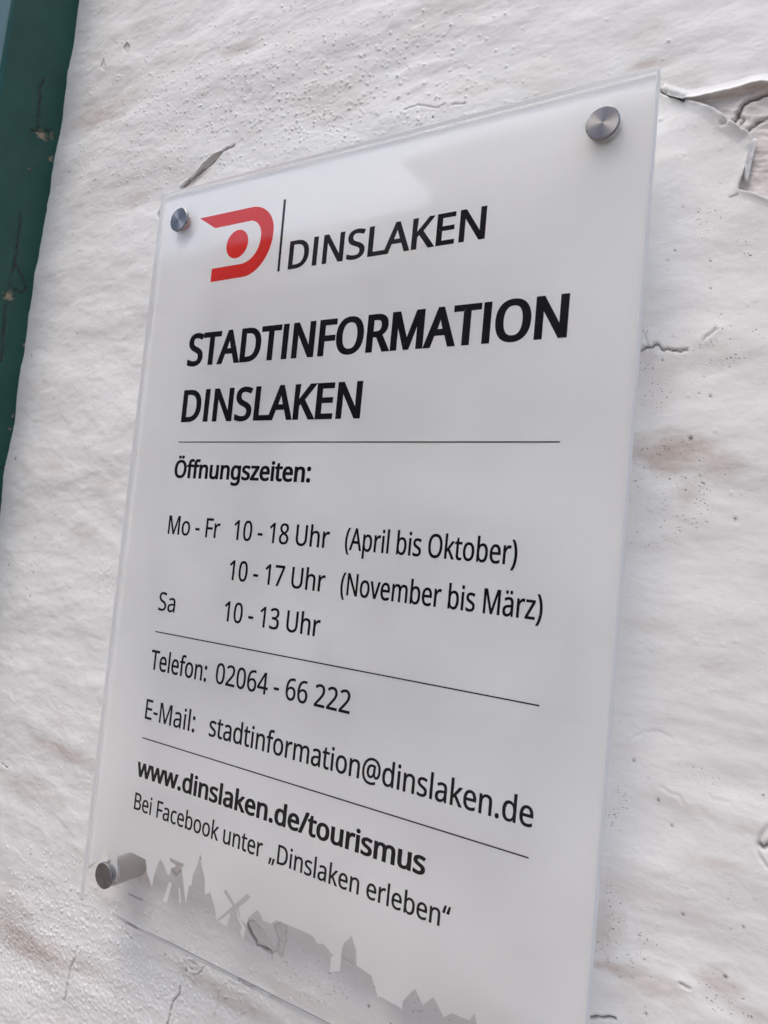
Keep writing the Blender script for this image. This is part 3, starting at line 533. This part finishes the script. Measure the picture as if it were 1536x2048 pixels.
"m":[750,[[540,438,584,434,621,421,649,401,669,371,681,330,685,280,685,0,615,0,615,277,613,308,606,333,594,353,577,367,555,376,528,379,490,374,460,362,438,342,423,315,414,280,411,237,411,0,342,0,342,277,339,308,332,333,320,353,303,367,281,376,253,379,227,377,204,370,185,360,170,347,158,329,150,308,144,283,140,255,139,223,139,0,68,0,68,430,125,430,136,371,140,371,155,392,173,409,194,422,217,431,241,436,266,438,298,436,325,430,349,420,369,406,386,388,398,366,402,366,418,388,438,406,461,420,486,430,512,436]]],
"n":[496,[[275,438,322,434,361,421,391,401,413,371,426,330,431,280,431,0,361,0,361,275,358,307,351,333,338,353,319,367,295,376,265,379,222,374,189,361,166,338,151,308,142,269,139,223,139,0,68,0,68,430,125,430,136,371,140,371,156,392,175,409,198,422,222,431,248,436]]],
"o":[485,[[442,216,440,181,436,150,428,121,417,95,404,71,388,51,369,33,348,18,324,7,299,-1,271,-6,241,-8,214,-6,188,-1,163,7,140,18,119,33,100,51,84,71,70,95,59,121,51,150,46,181,44,216,47,261,55,301,68,336,87,367,110,392,137,412,169,426,204,435,244,438,281,435,316,426,347,412,374,392,398,367,417,336,431,301,439,261],[117,216,119,184,123,154,130,128,141,105,155,86,172,71,192,59,216,53,243,51,270,53,294,59,314,71,331,86,345,105,356,128,363,154,367,184,369,216,367,248,363,277,355,303,345,325,331,344,314,359,294,370,270,376,242,379,202,374,171,359,147,335,130,303,120,263]]],
"p":[493,[[273,438,322,432,365,413,401,383,418,358,432,329,441,296,447,258,449,216,447,170,439,129,427,93,410,62,390,37,365,17,337,3,306,-5,272,-8,241,-6,213,1,190,11,170,24,153,38,139,55,134,55,136,39,137,20,138,1,139,-16,139,-192,68,-192,68,430,126,430,136,371,139,371,153,389,170,405,189,419,213,429,231,434,251,437],[260,379,233,377,210,371,190,362,174,349,161,333,152,313,145,289,141,261,139,229,139,216,140,182,144,152,150,126,159,103,172,85,188,70,208,59,233,53,261,51,286,53,308,60,326,72,341,88,354,108,364,131,371,157,375,186,376,217,373,262,363,302,348,334,325,359,296,374]]],
"r":[331,[[269,438,281,438,295,437,308,435,319,433,310,368,299,370,287,372,275,373,264,374,240,371,217,363,195,351,176,334,161,313,149,289,143,270,140,251,139,229,139,0,68,0,68,430,126,430,134,351,137,351,152,374,170,395,191,413,214,426,240,435]]],
"s":[384,[[348,119,346,92,339,69,327,49,311,32,292,18,268,6,241,-2,210,-6,176,-8,148,-7,122,-5,99,-1,78,5,59,11,42,19,42,83,60,75,81,67,104,60,128,54,153,50,178,49,211,51,236,57,256,66,274,86,280,112,278,128,271,141,259,154,239,167,222,176,200,185,174,196,148,206,124,217,103,228,76,245,57,266,45,292,41,324,46,358,61,386,85,408,118,425,157,435,202,438,228,437,252,434,275,430,298,424,319,417,339,409,315,353,297,360,278,366,258,372,238,377,218,379,197,380,171,379,149,374,131,366,114,350,108,328,111,312,119,298,133,286,154,274,172,266,193,256,219,246,245,236,268,226,289,215,314,197,333,176,344,150]]],
"t":[289,[[212,50,228,50,245,53,260,55,272,59,272,5,258,0,240,-4,219,-7,200,-8,178,-7,157,-3,138,4,120,13,104,27,91,44,82,66,76,93,74,125,74,375,13,375,13,409,75,437,103,528,144,528,144,430,269,430,269,375,144,375,144,127,146,103,153,83,163,69,185,54]]],
"u":[496,[[427,430,427,0,370,0,359,57,356,57,340,36,321,20,298,8,273,-1,247,-6,220,-8,187,-6,159,-1,134,8,112,21,95,38,81,59,71,85,65,114,63,148,63,430,135,430,135,153,137,122,145,96,158,76,176,62,200,53,230,51,260,53,285,59,306,69,323,82,336,100,345,121,352,146,356,175,357,206,357,430]]],
"v":[407,[[163,0,0,430,75,430,167,176,173,158,180,137,187,116,193,96,198,78,201,63,204,63,208,78,214,96,220,117,227,138,234,158,241,176,332,430,407,430,244,0]]],
"w":[630,[[346,243,336,276,331,292,328,308,321,335,318,347,316,357,313,357,311,347,308,335,302,307,298,292,294,275,289,259,284,242,207,1,127,1,9,431,82,431,141,201,147,178,153,154,158,131,163,109,167,90,169,73,172,73,175,84,178,97,185,128,189,144,193,160,197,175,201,188,277,431,354,431,428,188,440,149,446,129,451,109,455,90,457,74,460,74,463,89,466,108,471,129,477,153,483,177,489,201,549,431,621,431,502,1,419,1]]],
"z":[377,[[346,0,31,0,31,47,262,375,45,375,45,430,340,430,340,377,112,55,346,55]]],
"Ö":[626,[[577,287,576,244,570,204,561,166,547,132,531,101,510,73,486,49,459,29,428,13,393,1,355,-6,314,-8,271,-6,232,1,196,13,165,29,138,49,114,73,94,101,78,132,65,167,56,204,51,245,49,288,50,322,54,355,59,386,67,415,78,442,100,482,130,517,166,545,190,558,218,568,247,575,280,580,314,581,369,577,417,565,459,545,495,517,524,483,547,442,558,415,567,386,573,355,576,322],[125,287,127,241,134,200,145,163,161,131,182,104,207,83,238,67,273,58,314,55,354,58,390,67,420,83,445,104,465,131,481,163,492,200,499,241,501,287,499,329,494,366,485,400,472,430,456,457,436,479,412,496,384,508,351,516,314,518,274,515,238,506,207,490,182,469,161,443,145,411,134,374,127,333],[201,689,204,707,213,719,225,726,239,728,253,726,265,719,274,707,277,689,274,671,265,659,253,651,239,649,225,651,213,659,204,671],[352,689,355,707,363,719,375,726,389,728,403,726,415,719,424,707,427,689,424,671,415,659,403,651,389,649,375,651,363,659,355,671]]],
"ä":[450,[[231,437,279,433,318,422,347,403,368,375,381,338,385,293,385,0,334,0,320,61,317,61,298,40,279,22,258,9,234,-1,216,-5,195,-7,172,-8,148,-7,124,-2,103,6,84,16,68,30,55,48,45,68,39,92,37,119,43,159,59,192,87,219,110,231,137,241,168,249,203,254,243,257,316,259,316,285,313,317,306,342,293,359,275,371,253,378,227,380,205,379,183,376,163,370,143,363,124,355,106,347,84,400,104,410,126,419,151,426,177,432,204,436],[252,208,204,203,167,195,141,182,124,165,113,144,110,119,115,87,132,66,157,53,188,49,223,52,253,62,279,79,299,103,311,134,315,172,315,210],[113,546,116,564,124,576,137,583,151,585,165,583,177,576,186,564,188,546,186,529,177,516,165,509,151,506,137,509,124,516,116,529],[264,546,267,564,275,576,287,583,301,585,315,583,327,576,336,564,338,546,336,529,327,516,315,509,301,506,287,509,275,516,267,529]]],
"“":[288,[[278,573,273,552,268,530,263,507,258,483,253,460,249,438,245,416,241,395,238,376,162,376,156,385,162,404,168,424,175,445,183,467,191,489,200,511,209,532,217,553,226,573],[130,573,125,552,120,530,115,507,110,483,105,460,100,438,96,416,93,395,90,376,14,376,10,385,15,404,21,424,28,445,36,467,44,489,53,511,61,532,70,553,79,573]]],
"„":[334,[[294,84,288,65,282,45,275,23,267,1,259,-20,251,-42,242,-63,233,-84,225,-103,172,-103,177,-83,182,-61,187,-38,192,-15,197,8,202,31,206,53,210,74,213,93,288,93],[145,84,140,65,134,45,127,23,119,1,111,-20,102,-42,93,-63,85,-84,76,-103,25,-103,30,-80,36,-55,42,-30,47,-4,52,22,57,47,61,71,64,93,140,93]]],
" ":[209,[]]}
SW, SH, TH = 300.0, 432.9, 6.3
HOLE = 20.9
sign = bpy.data.objects.new('information_sign', None); COL.objects.link(sign); sign.location = P(0, SH, TH)
tag(sign, 'frosted clear acrylic information sign with red logo on steel standoffs before the white wall', 'sign')
SO = sign.location
def S(x, y, z): return P(x, y, z) - SO
def curve_sheet(name, polys, z0, z1, mat, parent=sign):
    """flat sheet with thickness from closed outlines (plate mm), overlapping outlines cut holes"""
    cu = bpy.data.curves.new(name, 'CURVE'); cu.dimensions = '2D'; cu.fill_mode = 'BOTH'; cu.extrude = abs(z1 - z0) / 2
    for pl in polys:
        sp = cu.splines.new('POLY'); sp.points.add(len(pl) - 1); sp.use_cyclic_u = True
        for i, (x, y) in enumerate(pl): sp.points[i].co = (x, -y, 0, 1)
    tmp = bpy.data.objects.new(name, cu); COL.objects.link(tmp); bpy.context.view_layer.update()
    me = bpy.data.meshes.new_from_object(tmp.evaluated_get(bpy.context.evaluated_depsgraph_get()))
    bpy.data.objects.remove(tmp); bpy.data.curves.remove(cu)
    me.transform(Matrix(((MM, 0, 0, 0), (0, 0, -MM, (z0 + z1) / 2 * MM), (0, MM, 0, TOP), (0, 0, 0, 1))))
    me.transform(Matrix.Translation(-SO)); me.name = name; me.materials.clear()
    return link_mesh(name, me, mat, parent)

# acrylic sheet with small polished arrises
mt_acr, nt, bs, out = new_mat('clear_acrylic'); b = NB(nt)
nt.nodes.remove(bs)
rfr = b.n('ShaderNodeBsdfRefraction'); rfr.inputs[0].default_value = (.996, .999, .998, 1); rfr.inputs['Roughness'].default_value = 0; rfr.inputs['IOR'].default_value = 1.49
gl = b.n('ShaderNodeBsdfGlossy'); gl.inputs[0].default_value = (1, 1, 1, 1)
sm_ = b.ramp(b.noise(b.mapping((1, 1, 1)), 9, 4, .6), .35, .75, (.015, .015, .015, 1), (.10, .10, .10, 1)); b.l(sm_, gl.inputs['Roughness'])
fr = b.n('ShaderNodeFresnel'); fr.inputs['IOR'].default_value = 1.49
mg = b.n('ShaderNodeMixShader'); b.l(fr.outputs[0], mg.inputs[0]); b.l(rfr.outputs[0], mg.inputs[1]); b.l(gl.outputs[0], mg.inputs[2]); b.l(mg.outputs[0], out.inputs[0])
bm = bmesh.new()
p0, p1 = S(0, SH, TH), S(SW, 0, 0)
box(bm, p0.x, p1.x, p1.y, p0.y, p0.z, p1.z)
bmesh.ops.bevel(bm, geom=list(bm.edges), offset=.0003, segments=1, affect='EDGES')
bmesh.ops.recalc_face_normals(bm, faces=bm.faces)
panel = bm_obj('acrylic_panel', bm, mt_acr, sign)
def edge_mat(name, refr, white):
    mt, nt, bs, out = new_mat(name); b = NB(nt); nt.nodes.remove(bs)
    e1 = b.n('ShaderNodeBsdfTranslucent'); e1.inputs[0].default_value = (.98, .99, .99, 1)
    e2 = b.n('ShaderNodeBsdfRefraction'); e2.inputs[0].default_value = (.98, .99, .99, 1); e2.inputs['Roughness'].default_value = .35; e2.inputs['IOR'].default_value = 1.49
    e3 = b.n('ShaderNodeBsdfDiffuse'); e3.inputs[0].default_value = (.93, .94, .94, 1)
    x1 = b.n('ShaderNodeMixShader'); x1.inputs[0].default_value = refr; b.l(e1.outputs[0], x1.inputs[1]); b.l(e2.outputs[0], x1.inputs[2])
    x2 = b.n('ShaderNodeMixShader'); x2.inputs[0].default_value = white; b.l(x1.outputs[0], x2.inputs[1]); b.l(e3.outputs[0], x2.inputs[2]); b.l(x2.outputs[0], out.inputs[0])
    return mt
mt_edge = edge_mat('sawn_acrylic_edge', .10, .04); mt_edge2 = edge_mat('frosted_edge_painted_light', .10, .72)  # second one whitened: paints in light piped out at the right edge
panel.data.materials.append(mt_edge); panel.data.materials.append(mt_edge2); panel.data.materials.append(edge_mat('sawn_top_edge', .50, .40))
for f in panel.data.polygons:
    if abs(f.normal.y) < .9 and f.normal.z > -.5: f.material_index = 2 if f.normal.x > .5 else 3 if f.normal.z > .5 else 1  # white share differs by side, imitating how brightly each edge is lit

# frosted film on the back, cut along the town's skyline
mt_film, nt, bs, out = new_mat('frosted_film'); b = NB(nt); nt.nodes.remove(bs)
df = b.n('ShaderNodeBsdfDiffuse'); df.inputs[0].default_value = (.975, .98, .98, 1)
tl = b.n('ShaderNodeBsdfTranslucent'); tl.inputs[0].default_value = (.985, .985, .985, 1)
rf = b.n('ShaderNodeBsdfRefraction'); rf.inputs[0].default_value = (.99, .99, .99, 1); rf.inputs['Roughness'].default_value = .3; rf.inputs['IOR'].default_value = 1.15
m1 = b.n('ShaderNodeMixShader'); b.l(b.ramp(b.noise(b.mapping((1, 1, 1.4)), 13, 4, .55), .36, .66, (.52, .52, .52, 1), (.78, .78, .78, 1)), m1.inputs[0]); b.l(df.outputs[0], m1.inputs[1]); b.l(tl.outputs[0], m1.inputs[2])  # uneven frosting; its mottle stands in for cloudy reflections
m2 = b.n('ShaderNodeMixShader'); m2.inputs[0].default_value = .16; b.l(m1.outputs[0], m2.inputs[1]); b.l(rf.outputs[0], m2.inputs[2])
b.l(m2.outputs[0], out.inputs[0])
def RP(px, py):
    """photo pixel -> point on the sheet's back face, seen through the acrylic (refracted)"""
    a_ = ((px - 768) / 1499.18, (py - 1024) / 1499.18, 1.0)
    d = [sum(R_CAM[i][j] * a_[i] for i in range(3)) for j in range(3)]
    L = math.sqrt(sum(q * q for q in d)); d = [q / L for q in d]; k = -C_CAM[2] / d[2]
    sx, sy = d[0] / 1.49, d[1] / 1.49; dz = math.sqrt(1 - sx * sx - sy * sy)
    return (C_CAM[0] + k * d[0] + sx * TH / dz, C_CAM[1] + k * d[1] + sy * TH / dz)
za = lambda l: [RP(140 + x / 3.657, 1600 + y / 3.657) for x, y in l]
zb = lambda l: [RP(540 + x / 3.657, 1600 + y / 3.657) for x, y in l]
sky_l = za([(120, 500), (210, 440), (245, 380), (275, 350), (290, 430), (296, 440), (296, 600), (345, 600), (345, 410), (440, 380), (552, 436), (560, 520), (598, 640),
            (612, 560), (640, 470), (662, 430), (684, 470), (712, 545), (730, 545), (738, 500), (770, 488), (770, 476), (732, 446), (730, 420), (836, 468), (832, 494), (812, 486), (822, 545), (832, 640), (845, 755),
            (870, 625), (888, 625), (898, 545), (925, 490), (955, 385), (962, 480), (985, 570), (985, 690), (1026, 675), (1060, 800), (1070, 880), (1188, 776), (1122, 668), (1140, 655), (1206, 762), (1298, 684), (1322, 712), (1232, 790), (1246, 872), (1292, 915), (1304, 860), (1368, 804), (1392, 836), (1408, 882), (1466, 906), (1508, 880)])
sky_r = zb([(45, 880), (135, 915), (310, 990), (345, 1050), (395, 1055), (465, 1140), (445, 1150), (437, 1260), (512, 1250), (525, 1085), (540, 1045), (580, 1015), (592, 985), (605, 1020), (630, 1100), (632, 1210), (740, 1285),
            (785, 1430), (790, 1450), (800, 1435), (960, 1525), (965, 1555), (970, 1470), (1060, 1380), (1118, 1500), (1195, 1440), (1270, 1590), (1330, 1560), (1460, 1615), (1495, 1560), (1512, 1640)])
FM = 1.2
zz = SH - FM
last = sky_r[-1][0]
tail = [(last + 2, 416), (last + 12, 419), (last + 14, 408), (last + 20, 402), (last + 25, 410), (last + 26, 420), (last + 40, 419), (last + 41, 426), (SW - FM, 426)]
tail = [(x, max(y, sky_r[-1][1] + 1)) for x, y in tail]
FILM = [(FM, FM), (SW - FM, FM)] + [(x, min(y, zz)) for x, y in reversed(tail)] + list(reversed(sky_r)) + list(reversed(sky_l)) + [(FM, 415.0)]
islands = [za([(1172, 826), (1086, 888), (1146, 926)]), za([(1216, 796), (1240, 866), (1284, 944), (1262, 1020), (1243, 965), (1258, 930), (1226, 872)]), za([(745, 612), (722, 600), (676, 740), (706, 752)]), za([(792, 640), (804, 642), (812, 752), (800, 756)])]
film = curve_sheet('frosted_film', [FILM] + islands, TH + .05, TH + .08, mt_film)
film['label'] = 'frosted film behind the clear sheet, cut along a town skyline at the bottom'

# print
mt_black, _, bs, _ = new_mat('black_vinyl'); bs.inputs['Base Color'].default_value = (.003, .002, .004, 1); bs.inputs['Roughness'].default_value = .45; bs.inputs['Specular IOR Level'].default_value = .2
mt_red, nt, bs, out = new_mat('red_vinyl'); b = NB(nt)
bs.inputs['Base Color'].default_value = (.93, .030, .016, 1); bs.inputs['Roughness'].default_value = .5; bs.inputs['Specular IOR Level'].default_value = .2
tr = b.n('ShaderNodeBsdfTranslucent'); tr.inputs[0].default_value = (.75, .03, .02, 1)
mx = b.n('ShaderNodeMixShader'); mx.inputs[0].default_value = .08; b.l(bs.outputs[0], mx.inputs[1]); b.l(tr.outputs[0], mx.inputs[2]); b.l(mx.outputs[0], out.inputs[0])
Z0, Z1 = TH - .12, TH - .06        # printed on the back, just inside the sheet

def wind(x, y, polys):
    w = 0
    for pl in polys:
        n = len(pl)
        for i in range(n):
            (ax, ay), (bx, by) = pl[i], pl[(i + 1) % n]
            if (ay > y) != (by > y) and x < (bx - ax) * (y - ay) / (by - ay) + ax: w += 1 if by > ay else -1
    return w
def letter_mesh(bm, polys):
    """one glyph as a thin solid (non-zero winding), plate mm"""
    vs, es = [], []
    for pl in polys:
        q = [p_ for i, p_ in enumerate(pl) if math.hypot(p_[0] - pl[i-1][0], p_[1] - pl[i-1][1]) > .004]
        k = len(vs); vs += [Vector(p_) for p_ in q]; es += [(k + i, k + (i + 1) % len(q)) for i in range(len(q))]
    v2, _, f2, *_ = delaunay_2d_cdt(vs, es, [], 0, 1e-5)
    front = [bm.verts.new(S(v.x, v.y, Z0)) for v in v2]; back = [bm.verts.new(S(v.x, v.y, Z1)) for v in v2]; cnt = {}
    for f in f2:
        c = sum((v2[i] for i in f), Vector((0, 0))) / len(f)
        if wind(c.x, c.y, polys) == 0: continue
        bm.faces.new([front[i] for i in f]); bm.faces.new([back[i] for i in reversed(f)])
        for i in range(len(f)): cnt[(f[i], f[(i+1) % len(f)])] = 1
    for (i, j) in cnt:
        if (j, i) not in cnt: bm.faces.new((front[j], front[i], back[i], back[j]))
def offset_poly(pl, dx, dy):
    """move a closed outline outwards (outlines run clockwise in y-up), mitre limited"""
    n = len(pl); out = []
    for i in range(n):
        a_, c, e = pl[i-1], pl[i], pl[(i+1) % n]
        u = (c[0]-a_[0], c[1]-a_[1]); v = (e[0]-c[0], e[1]-c[1]); lu = math.hypot(*u) or 1; lv = math.hypot(*v) or 1
        n1 = (-u[1]/lu, u[0]/lu); n2 = (-v[1]/lv, v[0]/lv)
        k = 1 + n1[0]*n2[0] + n1[1]*n2[1]
        if k < .35: mx_, my_ = (n1[0]+n2[0]) * 1.3, (n1[1]+n2[1]) * 1.3
        else: mx_, my_ = (n1[0]+n2[0]) / k, (n1[1]+n2[1]) / k
        out.append((c[0] + mx_ * dx, c[1] + my_ * dy))
    return out
def lettering(text, x0, x1, base, cap, stem, name='lettering', label=None, mat=None, z_tilt=0.0, track=0.0):
    s = cap / 573.0
    pen = 0; items = []
    for i, ch in enumerate(text):
        adv, polys = GLYPHS[ch]
        for pl in polys: items.append((i, [(pen + pl[k], pl[k+1]) for k in range(0, len(pl), 2)]))
        pen += adv + track
    lo = min(p_[0] for _, pl in items for p_ in pl); hi = max(p_[0] for _, pl in items for p_ in pl)
    nat = (x1 - x0 - stem * .2) / (hi - lo)            # horizontal scale
    dx = max((stem - 72 * nat) / 2, -.15); dy = dx * .62
    nat = (x1 - x0 - 2 * dx) / (hi - lo); dx = max((stem - 72 * nat) / 2, -.15); dy = dx * .62
    sy = (cap - 2 * dy) / 573.0
    out = {}
    for gi, pl in items:
        q = [((p_[0] - lo) * nat, p_[1] * sy) for p_ in pl]
        q = offset_poly(q, dx, dy)
        out.setdefault(gi, []).append([(x0 + dx + x, base + z_tilt * x - dy - y) for x, y in q])
    bm = bmesh.new()
    for pls in out.values(): letter_mesh(bm, pls)
    o = bm_obj(name, bm, mat or mt_black, sign)
    o['label'] = label or ('black lettering reading ' + text)
    return o
HB = 'black bold lettering reading '
lettering('DINSLAKEN', 107.3, 225.6, 61.4, 16.0, 3.15, label='black lettering reading DINSLAKEN beside the red logo')
lettering('STADTINFORMATION', 36.6, 269.0, 111.85, 19.7, 4.0, label='large black bold lettering reading STADTINFORMATION')
lettering('DINSLAKEN', 37.0, 165.0, 145.5, 19.3, 3.85, label='large black bold lettering reading DINSLAKEN under STADTINFORMATION')
lettering('Öffnungszeiten:', 36.3, 137.6, 178.8, 10.7, 2.25, label=HB + 'Öffnungszeiten:')
lettering('Mo - Fr', 36.4, 77.9, 212.1, 11.0, 1.5)
lettering('10 - 18 Uhr', 88.4, 153.7, 212.0, 11.0, 1.5)
lettering('(April bis Oktober)', 163.4, 254.8, 211.9, 11.1, 1.3)
lettering('10 - 17 Uhr', 88.2, 153.7, 234.15, 11.0, 1.5)
lettering('(November bis März)', 163.3, 268.2, 234.3, 11.1, 1.3)
lettering('Sa', 35.6, 49.4, 257.0, 10.8, 1.5)
lettering('10 - 13 Uhr', 87.8, 153.4, 256.75, 11.0, 1.5)
lettering('Telefon:', 34.5, 79.7, 291.4, 11.3, 1.5)
lettering('02064 - 66 222', 86.5, 175.9, 290.9, 11.2, 1.5)
lettering('E-Mail:', 34.75, 75.0, 320.0, 11.4, 1.5)
lettering('stadtinformation@dinslaken.de', 85.9, 271.5, 319.5, 11.2, 1.5)
lettering('www.dinslaken.de/tourismus', 33.4, 224.0, 353.1, 10.7, 2.25, label=HB + 'www.dinslaken.de/tourismus')
lettering('Bei Facebook unter', 34.2, 131.3, 371.7, 9.5, 1.3)
lettering('„Dinslaken erleben“', 135.8, 238.1, 371.6, 9.5, 1.3)
def bar(x0, y0, x1, y1, w, name, label=None):
    dx, dy = x1 - x0, y1 - y0; L = math.hypot(dx, dy); nx_, ny_ = -dy / L * w / 2, dx / L * w / 2
    o = curve_sheet(name, [[(x0+nx_, y0+ny_), (x1+nx_, y1+ny_), (x1-nx_, y1-ny_), (x0-nx_, y0-ny_)]], Z0, Z1, mt_black)
    if label: o['label'] = label
bar(36.9, 157.4, 269.8, 157.6, .62, 'printed_rule', 'thin black line under the heading')
bar(35.5, 269.5, 270.2, 269.5, .62, 'printed_rule', 'thin black line above the telephone number')
bar(34.75, 331.0, 270.9, 331.7, .62, 'printed_rule', 'thin black line above the web address')
bar(100.2, 20.2, 100.85, 61.6, 1.65, 'logo_bar', 'upright black bar between logo and name')
def arc(cx, cy, rx, ry, a0, a1, n=14):
    return [(cx + rx * math.cos(math.radians(a0 + (a1-a0)*i/n)), cy + ry * math.sin(math.radians(a0 + (a1-a0)*i/n))) for i in range(n + 1)]
D = [(34.0, 20.3), (76.0, 20.5)] + arc(76.0, 37.5, 18.2, 17.0, -84, 0, 12) + arc(73.5, 38.5, 20.7, 23.1, 4, 84, 14) + [(48.8, 61.6), (48.8, 53.5), (72, 53.5)] + arc(71.5, 40.0, 13.6, 13.5, 84, 0, 12) + arc(75.2, 38.5, 9.9, 10.0, 0, -84, 12) + [(47.8, 28.5)]
logo = curve_sheet('logo', [D], Z0, Z1, mt_red); logo['label'] = 'red D-shaped logo mark with a pointed upper arm'
dot = curve_sheet('logo_dot', [arc(67.2, 41.05, 8.45, 8.45, 0, 351, 40)], Z0, Z1, mt_red); dot['label'] = 'round red dot inside the logo'

# standoffs
mt_cap, nt, bs, out = new_mat('turned_steel'); b = NB(nt)
bs.inputs['Base Color'].default_value = (.24, .238, .245, 1); bs.inputs['Metallic'].default_value = 1; bs.inputs['Roughness'].default_value = .26
bs.inputs['Anisotropic'].default_value = .93
tg = b.n('ShaderNodeTangent'); tg.direction_type = 'RADIAL'; tg.axis = 'Z'; b.l(tg.outputs[0], bs.inputs['Tangent'])
mt_steel, nt, bs, out = new_mat('brushed_steel'); b = NB(nt)
bs.inputs['Base Color'].default_value = (.52, .50, .48, 1); bs.inputs['Metallic'].default_value = 1; bs.inputs['Roughness'].default_value = .33
mt_sleeve, _, bs, _ = new_mat('white_plastic'); bs.inputs['Base Color'].default_value = (.75, .75, .75, 1); bs.inputs['Roughness'].default_value = .4
def lathe(name, prof, mat, parent, n=64):
    """prof: (radius, height along local z) in mm; local +z points out of the wall"""
    bm = bmesh.new(); rings = []
    for r, z in prof:
        if r == 0: rings.append([bm.verts.new((0, 0, z * MM))])
        else: rings.append([bm.verts.new((r * MM * math.cos(2*math.pi*i/n), r * MM * math.sin(2*math.pi*i/n), z * MM)) for i in range(n)])
    for a_, c in zip(rings[:-1], rings[1:]):
        for i in range(n):
            j = (i + 1) % n
            if len(a_) == 1 and len(c) == 1: continue
            if len(a_) == 1: bm.faces.new((a_[0], c[i], c[j]))
            elif len(c) == 1: bm.faces.new((a_[i], c[0], a_[j]))
            else: bm.faces.new((a_[i], c[i], c[j], a_[j]))
    bmesh.ops.recalc_face_normals(bm, faces=bm.faces)
    o = bm_obj(name, bm, mat, parent, True)
    es = o.modifiers.new('edges', 'EDGE_SPLIT'); es.split_angle = math.radians(28)
    return o
def standoff(cx, cy):
    o = bpy.data.objects.new('standoff', None); COL.objects.link(o); o.parent = sign
    o.location = S(cx, cy, 0); o.rotation_euler = (math.radians(90), 0, 0)       # local z -> out of the wall (-y)
    return o
so = standoff(HOLE, HOLE)
lathe('cap', [(0, 2.1), (6.9, 2.1), (7.3, 1.75), (7.3, .75), (7.0, .45), (5.6, .42), (5.6, .02)], mt_cap, so)
lathe('sleeve', [(5.3, .03), (5.3, -TH - .6)], mt_sleeve, so)
lathe('barrel', [(0, -TH - .5), (6.9, -TH - .5), (7.3, -TH - .9), (7.3, -30.0)], mt_steel, so)
for cx, cy in ((SW - HOLE, HOLE), (HOLE, SH - HOLE), (SW - HOLE, SH - HOLE)):
    q = standoff(cx, cy)
    for ch in so.children:
        c = ch.copy(); COL.objects.link(c); c.parent = q

# dust on the front of the sheet: far too many motes to count
mt_dust, _, bs, _ = new_mat('dust'); bs.inputs['Base Color'].default_value = (.62, .60, .57, 1); bs.inputs['Roughness'].default_value = .9
bm = bmesh.new(); rd = random.Random(3)
for _ in range(520):
    x, y, r = rd.uniform(4, SW - 4), rd.uniform(4, SH - 4), rd.choice((.07, .09, .11, .16)); a0 = rd.random() * 3
    top = bm.verts.new(S(x, y, -.09)); ring = [bm.verts.new(S(x + r * math.cos(a0 + k * 1.2566) * rd.uniform(.6, 1.5), y + r * math.sin(a0 + k * 1.2566), -.01)) for k in range(5)]
    for k in range(5): bm.faces.new((top, ring[k], ring[(k + 1) % 5]))
bmesh.ops.recalc_face_normals(bm, faces=bm.faces)
d = bm_obj('dust', bm, mt_dust, sign); d['kind'] = 'stuff'
